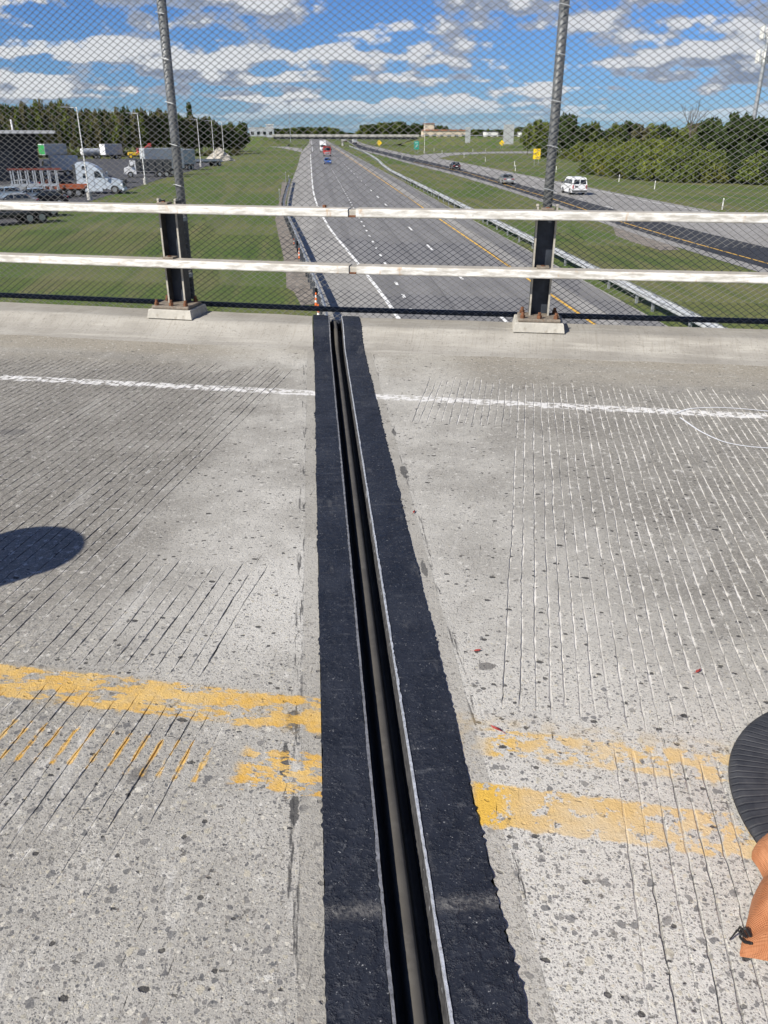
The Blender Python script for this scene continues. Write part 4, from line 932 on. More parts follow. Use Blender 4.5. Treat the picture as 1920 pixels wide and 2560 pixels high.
# ------------------------------------------------------------------ lamp posts
def lamp_post(px, by, label, h=10.0, arm=-1, grp='lamp posts around the truck lot'):
    q = gp(px, by); t = thing('lamp_post', label, 'lamp post', (q[0], q[1], GZ), face_cam(q[0], q[1]), grp)
    MB().tube((0, 0, 0), (0, 0, .9), .30, .30, 14).build('footing', 'far_concrete', t)
    MB().tube((0, 0, .9), (0, 0, h), .085, .06, 10).build('pole', 'delineator', t)
    m = MB(); m.tube((0, 0, h-.1), (arm*.9, 0, h-.05), .05, .04, 6); m.build('arm', 'delineator', t)
    MB().box((arm*1.25, 0, h-.04), (.9, .35, .12), 0, .03).build('lamp_head', 'galv_dull', t)
for px, by, lb in ((225, 500, 'white lamp post rising in front of the silver truck tractor'), (364, 461, 'white lamp post beside the white dump truck'), (318, 382.5, 'white lamp post at the back of the lot by the tree line'), (502.7, 417, 'white lamp post at the grass edge past the white box trailer'), (537, 407, 'white lamp post at the grass edge near the pale rock heap, nearer the trailers'), (561, 399.5, 'white lamp post at the far grass corner right by the pale rock heap')): lamp_post(px, by, lb)
lamp_post(1061, 383, 'slim white pole on the slope beside the green exit sign', 12.5, 1, None)

# ------------------------------------------------------------------ vehicles
def wheel(parent, x, y, r, w=.24, rim='rim'):
    o = MB(); o.tube((0, -w/2, 0), (0, w/2, 0), r, r, 18); ob = o.build('wheel', 'tyre', parent, loc=(x, y, r))
    m = MB(); s_ = 1 if y > 0 else -1; m.tube((0, s_*(w/2-.02), 0), (0, s_*(w/2+.012), 0), r*.62, r*.58, 14); m.build('rim', rim, ob)
def car(px, py, head, paint, label, name='car', L=4.7, Wd=1.82, H=1.45, z=GZ+.06):
    q = gp(px, py); t = thing(name, label, 'car', (q[0], q[1], z), head); h = Wd/2
    body = [(-L/2, .42, h*.90), (-L/2+.05, .82, h*.94), (-L/2+.25, .94, h*.97), (-.55*L/2, .99, h), (.38*L/2, .96, h), (L/2-.35, .80, h*.95), (L/2-.05, .66, h*.88), (L/2, .42, h*.86), (L/2-.1, .24, h*.85), (-L/2+.1, .24, h*.88)]
    MB().taper(body, h).build('body', paint, t)
    cab = [(-.78*L/2, .97, h*.90), (-.50*L/2, H-.06, h*.70), (-.30*L/2, H-.01, h*.70), (.05*L/2, H-.01, h*.70), (.20*L/2, H-.10, h*.71), (.48*L/2, .95, h*.88)]
    MB().taper(cab, h).build('windows', 'glass', t)
    roof = [(-.50*L/2, H-.055, h*.72), (-.30*L/2, H+.01, h*.71), (.05*L/2, H+.01, h*.71), (.20*L/2, H-.09, h*.72), (.17*L/2, H-.12, h*.72), (-.48*L/2, H-.09, h*.72)]
    MB().taper(roof, h).build('roof', paint, t)
    for s_ in (-1, 1):
        m = MB(); m.tube((-.05*L/2, s_*h*.70, H-.05), (-.02*L/2, s_*h*.90, .97), .035, .04, 4); m.build('pillar', paint, t)
        MB().box((-L/2+.03, s_*h*.68, .78), (.10, .40, .15), 0, .02).build('tail_lamp', 'tail', t)
        MB().box((L/2-.10, s_*h*.66, .66), (.16, .38, .13), 0, .02).build('headlight', 'lamp_clear', t)
        MB().box((.30*L/2, s_*h*1.06, 1.0), (.14, .16, .11), 0, .03).build('mirror', paint, t)
        for x in (-.58*L/2, .60*L/2): wheel(t, x, s_*(h-.11), .33)
    MB().box((-L/2-.005, 0, .68), (.03, .5, .13)).build('licence_plate', 'white_print', t); MB().box((L/2-.01, 0, .44), (.04, 1.1, .16)).build('grille', 'dark_grey', t)
    return t
def tangent(path_px, px, py):
    P = np.array(VEC(path_px)); q = np.array(gpx(px, py)); i = int(np.argmin(np.linalg.norm(P-q, axis=1))); i = min(max(i, 1), len(P)-2); d = P[i-1]-P[i+1]; return math.atan2(d[1], d[0])
mid = [((a[0]+b[0])/2, (a[1]+b[1])/2) for a, b in zip(dk_t[:13], dk_b[:13])]
car(819.5, 411, R(-90), 'blue_paint', 'blue sedan coming towards the bridge on the highway')
car(1137, 424, tangent(mid, 1137, 420), 'black_paint', 'black sedan driving away on the far carriageway, farthest of three')
car(1264, 460, tangent(mid, 1264, 460), 'silver', 'silver sedan driving away ahead of the white van')
def van(px, py, head, label, name='passenger_van', L=5.6, Wd=2.0, H=2.1, group=None):
    q = gp(px, py); t = thing(name, label, 'van', (q[0], q[1], GZ+.06), head, group); h = Wd/2
    body = [(-L/2, .45, h*.97), (-L/2+.02, 1.15, h), (-L/2+.03, 1.24, h*.99), (L/2-1.0, 1.24, h*.99), (L/2-.25, 1.05, h*.95), (L/2, .85, h*.9), (L/2, .42, h*.88), (L/2-.1, .28, h*.88), (-L/2+.1, .28, h*.95)]
    MB().taper(body, h).build('body', 'white_paint', t)
    up = [(-L/2+.03, 1.24, h*.985), (-L/2+.16, H-.16, h*.86), (L/2-2.0, H-.14, h*.85), (L/2-1.05, 1.24, h*.95)]
    MB().taper(up, h).build('upper_body', 'white_paint', t)
    rf = [(-L/2+.14, H-.17, h*.87), (-L/2+.3, H-.03, h*.80), (L/2-2.4, H, h*.78), (L/2-1.98, H-.14, h*.85)]
    MB().taper(rf, h).build('roof', 'white_paint', t)
    def side(x0, x1, s_, nm='side_window'):
        def yy(z): return s_*(h*lerp(.985, .86, (z-1.24)/(H-.16-1.24))+.012)
        m = MB(); z0, z1 = 1.30, H-.26; m.add([(x0, yy(z0), z0), (x1, yy(z0), z0), (x1, yy(z1), z1), (x0+.05, yy(z1), z1)], [(0, 1, 2, 3)]); m.build(nm, 'glass', t)
    for s_ in (-1, 1):
        side(-L/2+.45, -.72, s_); side(-.62, .62, s_); 
        m = MB(); z0, z1 = 1.28, H-.28; yy = lambda z: s_*(h*lerp(.97, .86, (z-1.24)/(H-.4-1.24))+.016); m.add([(.74, yy(z0), z0), (L/2-1.22, yy(z0), z0), (L/2-1.85, yy(z1), z1), (.74, yy(z1), z1)], [(0, 1, 2, 3)]); m.build('side_window', 'glass', t)
        m = MB(); z0, z1 = 1.30, H-.26; xr = lambda z: -L/2+.03+.13*(z-1.24)/(H-.16-1.24)-.014
        m.add([(xr(z0), s_*.06, z0), (xr(z0), s_*h*.84, z0), (xr(z1), s_*h*.74, z1), (xr(z1), s_*.06, z1)], [(0, 1, 2, 3)]); m.build('rear_window', 'glass', t)
        MB().box((-L/2-.005, s_*h*.88, .98), (.05, .14, .42), 0, .01).build('tail_lamp', 'tail', t)
        MB().box((L/2-.03, s_*h*.7, .74), (.1, .36, .22), 0, .02).build('headlight', 'lamp_clear', t)
        MB().box((L/2-1.25, s_*h*1.12, 1.32), (.12, .22, .26), 0, .03).build('mirror', 'dark_grey', t)
        for x in (-L/2+1.15, L/2-1.05): wheel(t, x, s_*(h-.13), .36, .25)
    m = MB(); m.add([(L/2-1.06, -h*.86, 1.27), (L/2-1.06, h*.86, 1.27), (L/2-1.92, h*.76, H-.2), (L/2-1.92, -h*.76, H-.2)], [(0, 1, 2, 3)]); o = m.build('windscreen', 'glass', t); o.location = (.03, 0, .03)
    MB().box((-L/2-.06, 0, .48), (.14, Wd*.98, .20), 0, .03).build('rear_bumper', 'dark_grey', t); MB().box((L/2+.03, 0, .46), (.12, Wd*.94, .22), 0, .03).build('front_bumper', 'dark_grey', t)
    MB().box((-L/2-.015, .22*h*2, 1.02), (.03, .36, .2)).build('licence_plate', 'dark_grey', t)
    return t
edge_mid = [((a[0]*.4+b[0]*.6), (a[1]*.4+b[1]*.6)) for a, b in zip(dk_t[4:12], rd_r[4:12])]
van(1432, 485, tangent(dk_t, 1437, 500), 'white passenger van driving away on the far carriageway')
van(642, 361.5, R(-20), 'white van on the ramp beside the dark tree', L=5.2)
def box_truck(px, py, head, label, cab='white_paint', box='white_paint', L=7.6, bh=4.1, name='box_truck', dump=False, z=GZ+.06, Wd=2.5):
    q = gp(px, py); t = thing(name, label, 'truck', (q[0], q[1], z), head); h = Wd/2; xf = L/2
    cabp = [(xf-2.0, .55, h*.94), (xf-2.0, 2.75, h*.88), (xf-1.1, 2.75, h*.86), (xf-.75, 1.75, h*.92), (xf-.05, 1.5, h*.85), (xf, .55, h*.84)]
    MB().taper(cabp, h).build('cab', cab, t)
    m = MB(); m.add([(xf-.72, -h*.8, 1.8), (xf-.72, h*.8, 1.8), (xf-1.07, h*.76, 2.62), (xf-1.07, -h*.76, 2.62)], [(0, 1, 2, 3)]); o = m.build('windscreen', 'glass', t); o.location = (.02, 0, .01)
    for s_ in (-1, 1):
        m = MB(); m.add([(xf-1.75, s_*(h*.92), 1.75), (xf-.95, s_*(h*.92), 1.75), (xf-1.2, s_*(h*.875), 2.55), (xf-1.75, s_*(h*.885), 2.55)], [(0, 1, 2, 3)]); m.build('side_window', 'glass', t)
        MB().box((xf-.02, s_*h*.62, 1.05), (.08, .34, .24), 0, .02).build('headlight', 'lamp_clear', t); MB().box((xf-.95, s_*h*1.12, 2.1), (.12, .2, .5), 0, .02).build('mirror', 'black_paint', t)
        for x in (xf-.95, -xf+1.0, -xf+2.2): wheel(t, x, s_*(h-.2), .5, .34)
        MB().box((-xf-.02, s_*h*.8, 1.0), (.05, .2, .2)).build('tail_lamp', 'tail', t)
    MB().box((xf+.03, 0, 1.15), (.06, 1.2, .5), 0, .02).build('grille', 'rim', t); MB().box((xf+.06, 0, .6), (.2, Wd*.95, .28), 0, .05).build('bumper', 'rim', t)
    MB().box((-.6, 0, .72), (L-1.4, .9, .22)).build('chassis', 'dark_grey', t)
    if dump:
        m = MB(); m.taper([(-xf, 1.05, h*.95), (-xf-.15, 2.9, h), (xf-2.2, 3.0, h), (xf-2.25, 1.05, h*.92)], h); m.build('dump_body', box, t); m = MB(); m.box((xf-1.6, 0, 3.05), (1.4, Wd*.9, .12)); m.build('cab_guard', box, t)
        for x in np.linspace(-xf+.4, xf-2.6, 5):
            for s_ in (-1, 1): MB().box((x, s_*(h+.03), 2.0), (.12, .08, 1.7)).build('rib', box, t)
    else:
        MB().box((-1.0, 0, (bh+1.0)/2), (L-2.2, Wd, bh-1.0), 0, .05).build('box', box, t); MB().box((-xf+.08, 0, (bh+1.0)/2), (.06, Wd*.9, bh-1.3)).build('rear_door', 'grey_panel', t)
    return t
box_truck(818, 391, R(-90), 'red dump truck coming towards the bridge behind the blue sedan', 'red_paint', 'red_paint', 7.0, name='dump_truck', dump=True)
box_truck(808, 380.5, R(-90), 'tall white box truck coming towards the bridge behind the red dump truck', L=10)
box_truck(862, 356, R(92), 'red truck driving away near the overpass', 'red_paint', 'red_paint', 7, 3.2); box_truck(886.5, 360, R(92), 'white box truck driving away near the overpass', L=8, bh=3.6)
# --- trucks standing in the lot
def tractor(px, py, head, label):
    q = gp(px, py); t = thing('truck_tractor', label, 'truck', (q[0], q[1], GZ+.02), head); h = 1.22
    hood = [(1.0, .75, h*.94), (1.0, 1.95, h*.86), (1.9, 1.85, h*.80), (2.9, 1.55, h*.70), (3.15, 1.2, h*.68), (3.2, .55, h*.72), (2.6, .5, h*.92), (1.6, .5, h*.94)]
    MB().taper(hood, h).build('hood', 'tractor_paint', t)
    cabp = [(-.4, .6, h*.96), (-.4, 3.0, h*.92), (.35, 3.0, h*.90), (.95, 2.05, h*.90), (1.05, .6, h*.96)]
    MB().taper(cabp, h).build('cab', 'tractor_paint', t)
    slp = [(-2.6, .7, h), (-2.6, 3.55, h*.95), (-2.2, 3.85, h*.88), (-1.2, 3.82, h*.84), (-.1, 3.35, h*.80), (.35, 2.98, h*.86), (-.4, 2.95, h*.93), (-.4, .7, h)]
    MB().taper(slp, h).build('sleeper', 'tractor_paint', t)
    m = MB(); m.add([(.38, -h*.86, 2.9), (.96, -h*.88, 2.08), (.96, h*.88, 2.08), (.38, h*.86, 2.9)], [(0, 1, 2, 3)]); o = m.build('windscreen', 'glass', t); o.location = (.02, 0, .02)
    for s_ in (-1, 1):
        m = MB(); m.add([(-.25, s_*h*.955, 2.0), (.75, s_*h*.955, 2.0), (.32, s_*h*.935, 2.75), (-.25, s_*h*.935, 2.75)], [(0, 1, 2, 3)]); m.build('side_window', 'glass', t)
        for z0, z1 in ((1.95, 2.5), (3.0, 3.4)):
            m = MB(); m.add([(-1.75, s_*h*1.012, z0), (-1.25, s_*h*1.012, z0), (-1.15, s_*h*.985, z1), (-1.65, s_*h*.985, z1)], [(0, 1, 2, 3)]); m.build('sleeper_window', 'glass', t)
        MB().box((-2.72, s_*h*.96, 2.1), (.35, .06, 2.9)).build('side_fairing', 'dark_grey', t)
        MB().box((-.9, s_*h*.98, .55), (3.0, .1, .5), 0, .04).build('side_skirt', 'tractor_paint', t)
        MB().box((3.0, s_*h*.62, 1.05), (.3, .36, .32), 0, .05).build('headlight', 'lamp_clear', t); MB().box((.85, s_*h*1.22, 2.3), (.14, .2, .7), 0, .03).build('mirror', 'tractor_paint', t)
        wheel(t, 2.1, s_*(h-.18), .52, .32); wheel(t, -3.3, s_*(h-.25), .52, .5); wheel(t, -4.6, s_*(h-.25), .52, .5)
    MB().box((3.18, 0, 1.25), (.1, 1.0, .75), 0, .05).build('grille', 'dark_grey', t); MB().box((3.2, 0, .5), (.3, 2.25, .32), 0, .08).build('bumper', 'tractor_paint', t)
    MB().box((-2.6, 0, .85), (5.4, .85, .25)).build('chassis', 'dark_grey', t); MB().box((-3.9, 0, 1.12), (1.0, 1.0, .16), 0, .04).build('fifth_wheel', 'dark_grey', t)
    m = MB(); m.box((-2.66, 0, 2.2), (.06, 2.0, 2.6)); m.build('sleeper_back', 'dark_grey', t)
    return t
def hd(px, py, deg): q = gp(px, py); return face_cam(q[0], q[1])+R(deg)
tractor(252, 484, hd(252, 484, -12), 'silver-white sleeper truck tractor facing right in the lot')
t = box_truck(372, 443, hd(372, 443, 183), 'white-cab dump truck with dark body facing left in the lot', 'white_paint', 'dark_grey', 8.2, name='dump_truck', dump=True, z=GZ+.02)
def trailer(px, py, L, deg, label, side='trailer_side', front='white_paint', h=4.0, z0=1.15, end_panel=None, name='box_trailer'):
    q = gp(px, py); t = thing(name, label, 'trailer', (q[0], q[1], GZ+.02), hd(px, py, deg))
    MB().box((0, 0, (h+z0)/2), (L, 2.5, h-z0), 0, .04).build('box', side, t)
    MB().box((-L/2-.02, 0, (h+z0)/2), (.05, 2.4, h-z0-.12)).build('end_wall', front, t); MB().box((0, 0, h+.02), (L-.05, 2.45, .05)).build('roof', front, t)
    for x in (L/2-1.2, L/2-2.4):
        for s_ in (-1, 1): wheel(t, x, s_*1.0, .5, .4)
    for s_ in (-1, 1): MB().box((-L/2+2.2, s_*.8, .55), (.12, .12, 1.15)).build('landing_leg', 'dark_grey', t)
    MB().box((0, 0, z0-.1), (L-.3, 1.0, .2)).build('frame', 'dark_grey', t)
    if end_panel: MB().box((-L/2-.06, 0, (h+z0)/2), (.03, 2.3, h-z0-.3)).build('end_panel', end_panel, t)
    return t
MT['green_panel'] = simple('green_panel', (.03, .28, .07), .5, 0, .08, 1)
trailer(136, 397.5, 8.2, 42, 'grey box trailer with a green front panel by the tree line', end_panel='green_panel')
trailer(281, 397.5, 6.2, 38, 'grey box trailer with a white front at the back of the lot')
trailer(410, 438, 7.5, 20, 'blue-grey box trailer standing behind the white dump truck', side='grey_panel', front='grey_panel', h=4.6)
trailer(463, 425, 4.6, 55, 'short trailer with bright white front wall at the grass edge')
q = gp(228, 397); t = thing('tank_trailer', 'grey tank trailer with white end between two box trailers', 'trailer', (q[0], q[1], GZ+.02), hd(228, 397, 15))
m = MB(); m.tube((-2.6, 0, 1.9), (2.6, 0, 1.9), .95, .95, 18); m.build('tank', 'grey_panel', t); MB().lathe([(0, .25), (.6, .2), (.95, 0)], 18).build('tank_end', 'white_paint', t, loc=(-2.6, 0, 1.9)).rotation_euler = (0, R(-90), 0)
for x in (1.2, 2.2):
    for s_ in (-1, 1): wheel(t, x, s_*.85, .48, .35)
MB().box((0, 0, .9), (5.2, .8, .2)).build('frame', 'dark_grey', t); MB().box((-1.8, 0, .45), (.15, 1.2, .9)).build('landing_leg', 'dark_grey', t)
q = gp(340, 397); t = thing('road_roller', 'yellow and red machine standing at the back of the lot', 'machine', (q[0], q[1], GZ+.02), hd(340, 397, 5))
MB().box((0, 0, 1.35), (4.4, 1.7, .9), 0, .12).build('body', 'yellow_paint', t); MB().box((1.3, 0, 2.3), (1.5, 1.5, 1.1), 0, .08).build('cab', 'red_paint', t); MB().box((1.3, 0, 2.35), (1.1, 1.54, .7)).build('window', 'glass', t)
for x in (-1.5, 1.6):
    for s_ in (-1, 1): wheel(t, x, s_*.9, .65, .45, 'yellow_paint')
q = gp(362, 408); t = thing('loader_crane', 'red folded loader crane behind the white dump truck cab', 'crane', (q[0], q[1], GZ+.02), hd(362, 408, 0))
MB().box((0, 0, .35), (2.4, 2.2, .7), 0, .05).build('base', 'dark_grey', t); m = MB(); m.tube((0, 0, .6), (0, 0, 3.6), .3, .26, 8); m.build('column', 'red_paint', t)
m = MB(); m.tube((0, 0, 3.5), (-2.0, 0, 2.1), .2, .16, 6); m.build('boom', 'red_paint', t); m = MB(); m.tube((0, 0, 3.3), (1.5, 0, 4.3), .18, .16, 6); m.tube((1.5, 0, 4.3), (1.7, 0, 3.2), .14, .22, 6); m.build('jib', 'red_paint', t); MB().box((1.7, 0, 4.2), (.9, .7, .9), 0, .1).build('grapple', 'red_paint', t)
# lower corner of the lot: rack trailer, flatbed, parked cars
q = gp(96, 497); t = thing('stake_trailer', 'trailer with upright white stakes and red top bar near the dark building', 'trailer', (q[0], q[1], GZ+.02), hd(96, 497, -6))
MB().box((0, 0, .9), (5.6, 2.3, .22), 0, .03).build('bed', 'dark_grey', t)
for i in range(7): MB().box((-2.5+i*.83, -1.1, 2.1), (.14, .10, 2.2)).build('stake', 'grey_panel', t)
for i in range(7): MB().box((-2.5+i*.83, 1.1, 2.1), (.14, .10, 2.2)).build('stake', 'grey_panel', t)
MB().box((0, 1.1, 3.28), (6.2, .22, .22)).build('top_bar', 'old_red', t); MB().box((0, -1.1, 1.6), (5.4, .08, .3)).build('side_board', 'grey_panel', t)
for x in (1.2, 2.2):
    for s_ in (-1, 1): wheel(t, x, s_*1.0, .42, .3)
def flatbed(px, py, L, deg, label, mat, h=1.3, group=None):
    q = gp(px, py); t = thing('flatbed_trailer', label, 'trailer', (q[0], q[1], GZ+.02), hd(px, py, deg), group)
    MB().box((0, 0, h-.15), (L, 2.4, .24), 0, .04).build('bed', mat, t); MB().box((-L/2+.1, 0, h+.35), (.14, 2.3, .9), 0, .03).build('headboard', mat, t)
    for s_ in (-1, 1):
        MB().box((.2, s_*1.15, h+.12), (L*.9, .10, .22)).build('side_rail', mat, t); MB().box((-L/2+1.4, s_*.8, .5), (.14, .14, 1.0)).build('landing_leg', 'dark_grey', t)
        for x in (L/2-.9, L/2-2.0): wheel(t, x, s_*.95, .48, .34)
    MB().box((0, 0, h-.4), (L*.9, .7, .26)).build('frame', 'dark_grey', t)
flatbed(172, 492, 4.6, -10, 'low orange flatbed trailer behind the silver truck tractor', 'orange_paint', 1.2)
flatbed(510, 416, 9.0, 28, 'low grey flatbed trailer at the grass edge past the white trailer', 'grey_panel')
flatbed(30, 560, 6.5, 20, 'low black flatbed trailer at the grass edge below the dark building', 'dark_grey', 1.1)
flatbed(76, 543, 5.5, 22, 'low black flatbed trailer at the grass edge, beside the parked blue-grey car', 'dark_grey', 1.0)
lot_extra = ((52, 478, 160, 'silver', 'silver car parked between the dark building and the stake trailer'), (140, 470, 15, 'black_paint', 'black car parked behind the orange flatbed trailer'), (40, 520, 172, 'silver', 'silver car parked at the grass edge behind the railing bar'), (118, 512, 178, 'black_paint', 'black car parked next to the blue-grey car'))
def lot_car(px, py, deg, paint, label): q = gp(px, py); car(px, py, hd(px, py, deg), paint, label, z=GZ+.02)
lot_car(84, 503, 178, 'ltblue_paint', 'blue-grey car parked in front of the stake trailer')
lot_car(18, 500, 165, 'ltblue_paint', 'pale blue car parked beside the dark building')
lot_car(14, 545, 20, 'black_paint', 'black car parked at the grass edge of the truck lot')
for e in lot_extra: lot_car(*e)
box_truck(150, 440, hd(150, 440, 186), 'white box truck parked between the silver tractor and the dark building', L=7, bh=3.4, z=GZ+.02)
q = gp(306, 469); t = thing('wheel_dolly', 'small dark wheeled dolly in front of the silver tractor', 'dolly', (q[0], q[1], GZ+.02), hd(306, 469, 10))
MB().box((0, 0, .7), (2.6, 1.2, .2), 0, .04).build('frame', 'dark_grey', t); MB().box((.2, 0, 1.0), (1.0, 1.0, .4), 0, .06).build('turntable', 'dark_grey', t); MB().tube((1.3, 0, .7), (2.4, 0, .6), .08, .06, 6).build('drawbar', 'dark_grey', t)
for s_ in (-1, 1): wheel(t, 0, s_*.8, .52, .35)
def rock_heap(px, py):
    q = gp(px, py); rg = np.random.default_rng(5); m = MB(); n, k = 18, 9; vs = []
    for a in range(k):
        f = a/(k-1)
        for i in range(n): r_ = 4.2*(1-f)**.8*(1+rg.uniform(-.18, .18)); vs.append((r_*math.cos(2*math.pi*i/n), r_*.7*math.sin(2*math.pi*i/n), 3.4*f*(1+rg.uniform(-.08, .08))))
    m.add(vs, [(a*n+i, a*n+(i+1) % n, (a+1)*n+(i+1) % n, (a+1)*n+i) for a in range(k-1) for i in range(n)])
    o = m.build('rubble_heap', simple('pale_rubble', (.42, .39, .33), .95, 0, .3, 1.5, .8), None, loc=(q[0], q[1], GZ-.05)); tag(o, 'pale rubble heap at the far grass corner of the lot', 'heap')
rock_heap(549, 402)
# ------------------------------------------------------------------ buildings
cq = gp(106, 452); bl = thing('black_warehouse', 'black-clad warehouse with projecting white-edged flat roof', 'building', (cq[0], cq[1], GZ), face_cam(cq[0]-20, cq[1])-R(3))
MB().box((-22, 9, 3.5), (44, 18, 7.0)).build('wall', 'black_cladding', bl)
rf = MB().box((-20.6, 8, 7.28), (47, 21.5, .5)).build('roof', 'dark_grey', bl)
MB().box((-20.6, -2.79, 7.34), (47.1, .10, .42)).build('fascia', 'far_white', rf); MB().box((2.93, 8, 7.34), (.10, 21.5, .42)).build('fascia', 'far_white', rf); MB().box((-20.6, 8, 7.56), (46.6, 21, .06)).build('roof_membrane', 'far_white', rf)
for x in (-6, -13, -20, -27): MB().box((x, -.06, 2.3), (4.4, .12, 4.6)).build('loading_door', 'dark_grey', bl)
for x in (-9.5, -3): MB().tube((x, 4, 7.5), (x, 4, 9.2), .15, .15, 8).build('roof_vent', 'far_white', rf)
def far_building(px0, px1, Y, z0, h, wall, roofm, label, tower=None, gable=0.0):
    S = Y*1.083/2000; X0, X1 = (px0-776)*S, (px1-776)*S; w = X1-X0; t = thing('far_building', label, 'building', ((X0+X1)/2, Y, z0), 0)
    MB().box((0, 6, h/2), (w, 12, h)).build('wall', wall, t)
    if gable: m = MB(); m.prism([(-w/2-.4, h), (w/2+.4, h), (w/2-2, h+gable), (-w/2+2, h+gable)], -.5, 12.5); m.build('roof', roofm, t)
    else: MB().box((0, 6, h+.2), (w+.6, 12.6, .4)).build('roof', roofm, t)
    n = max(2, int(w/5))
    for i in range(n): MB().box((-w/2+(i+.5)*w/n, -.05, h*.42), (w/n*.5, .1, h*.42)).build('window', 'glass', t)
    if tower: tx, tw, th = tower; MB().box((tx*w, 3, th/2), (tw, 5, th)).build('tower', wall, t); MB().box((tx*w, 3, th+.3), (tw+.8, 5.8, .6)).build('tower_roof', roofm, t)
far_building(1012, 1106, 640, -4.5, 6.6, 'tan_wall', 'tile_roof', 'long tan building with a low tower beyond the trees', (-.36, 7, 11), .9)
far_building(1146, 1172, 660, -4.5, 6.0, 'far_white', 'dark_grey', 'white shed between the two tall grey panels')
far_building(1222, 1266, 640, -4.5, 5.6, 'far_white', 'grey_panel', 'long white shed right of the wide grey panel')
far_building(1278, 1312, 600, -4.5, 4.6, 'tan_wall', 'tile_roof', 'low tan house with red roof next to the leafy trees', None, 1.3)
far_building(650, 700, 760, -3.0, 7.0, 'grey_panel', 'far_white', 'pale flat-roofed building above the ramp', (.35, 6, 9.5))
far_building(1233, 1243, 560, -4.5, 8.0, 'dark_grey', 'dark_grey', 'narrow dark block in front of the long white shed')
# ------------------------------------------------------------------ cell tower, slim mast
def cell_tower():
    Y = 250.0; d = ray(1884, 300); k = Y/d[1]; X = d[0]*k; zat = lambda py: CAMZ+ray(1905, py)[2]/ray(1905, py)[1]*Y-GZ; t = thing('cell_tower', 'tall grey monopole cell tower with white antennas above the trees', 'cell tower', (X, Y, GZ))
    MB().tube((0, 0, 0), (0, 0, zat(48)), .75, .42, 14).build('mast', 'galv_dull', t)
    for z in (zat(142), zat(82)):
        fr = MB()
        for a in range(3):
            an = a*2*math.pi/3+.4; b = an+2*math.pi/3; fr.tube((1.9*math.cos(an), 1.9*math.sin(an), z), (1.9*math.cos(b), 1.9*math.sin(b), z), .09, .09, 5); fr.tube((0, 0, z), (1.9*math.cos(an), 1.9*math.sin(an), z), .09, .09, 5)
        fo = fr.build('antenna_frame', 'galv_dull', t)
        for a in range(9):
            an = a*2*math.pi/9; MB().box((2.2*math.cos(an), 2.2*math.sin(an), z+.1), (.45, .45, 3.2), an, .05).build('antenna', 'far_white', fo)
cell_tower()
Yp = 430; d = ray(725.5, 330); MBm = MB().tube((0, 0, 0), (0, 0, 18), .16, .09, 8); mo = MBm.build('slim_mast', 'galv_dull', None, loc=(d[0]/d[1]*Yp, Yp, GZ+3)); tag(mo, 'slim grey mast by the overpass, taller than the trees', 'mast')

# ================================================================== trees
def crown_mesh(seed, kind):
    rg = np.random.default_rng(seed)
    ncl, nl, ls = {'round': (34, 62, .30), 'tall': (34, 60, .26), 'bush': (44, 70, .20), 'cone': (30, 60, .22)}[kind]
    cen, rad = [], []
    for i in range(ncl):
        d = rg.normal(size=3); d /= np.linalg.norm(d); r_ = rg.uniform(.35, 1.0)**.6
        if kind == 'round': c = d*r_*np.array([.40, .40, .36])+np.array([0, 0, .60]); rr = rg.uniform(.10, .19)
        elif kind == 'tall': c = d*r_*np.array([.24, .24, .44])+np.array([0, 0, .55]); rr = rg.uniform(.08, .14)
        elif kind == 'cone': z = rg.uniform(.08, .97); c = np.array([d[0]*.30*(1-z)*1.1, d[1]*.30*(1-z)*1.1, z]); rr = rg.uniform(.07, .12)
        else: c = d*r_*np.array([.52, .52, .55]); c[2] = abs(c[2])*1.15+.12; rr = rg.uniform(.13, .22)
        cen.append(c); rad.append(rr)
    ls = ls*.16
    vs = []
    for c, rr in zip(cen, rad):
        d = rg.normal(size=(nl, 3)); d /= np.linalg.norm(d, axis=1)[:, None]; p = c+d*rr*(rg.uniform(.25, 1.0, (nl, 1))**.5)*np.array([1, 1, .85])
        p[:, 2] = np.maximum(p[:, 2], .02)
        a = rg.normal(size=(nl, 3)); a /= np.linalg.norm(a, axis=1)[:, None]; n_ = d*.7+rg.normal(size=(nl, 3))*.6; n_ /= np.linalg.norm(n_, axis=1)[:, None]
        a -= (a*n_).sum(1)[:, None]*n_; a /= np.linalg.norm(a, axis=1)[:, None]; b = np.cross(n_, a); s_ = ls*rg.uniform(.6, 1.35, (nl, 1))
        vs.append(np.stack([p-a*s_*1.3, p-b*s_*.7, p+a*s_*1.3, p+b*s_*.7], 1).reshape(-1, 3))
    V = np.concatenate(vs); F = np.arange(len(V)).reshape(-1, 4)
    me = bpy.data.meshes.new('crown'); me.vertices.add(len(V)); me.vertices.foreach_set('co', V.ravel().astype(np.float32)); me.loops.add(F.size)
    me.loops.foreach_set('vertex_index', F.ravel().astype(np.int32)); me.polygons.add(len(F)); me.polygons.foreach_set('loop_start', np.arange(0, F.size, 4, dtype=np.int32)); me.update(calc_edges=True); flat_shade(me)
    return me, cen
CROWN = {}
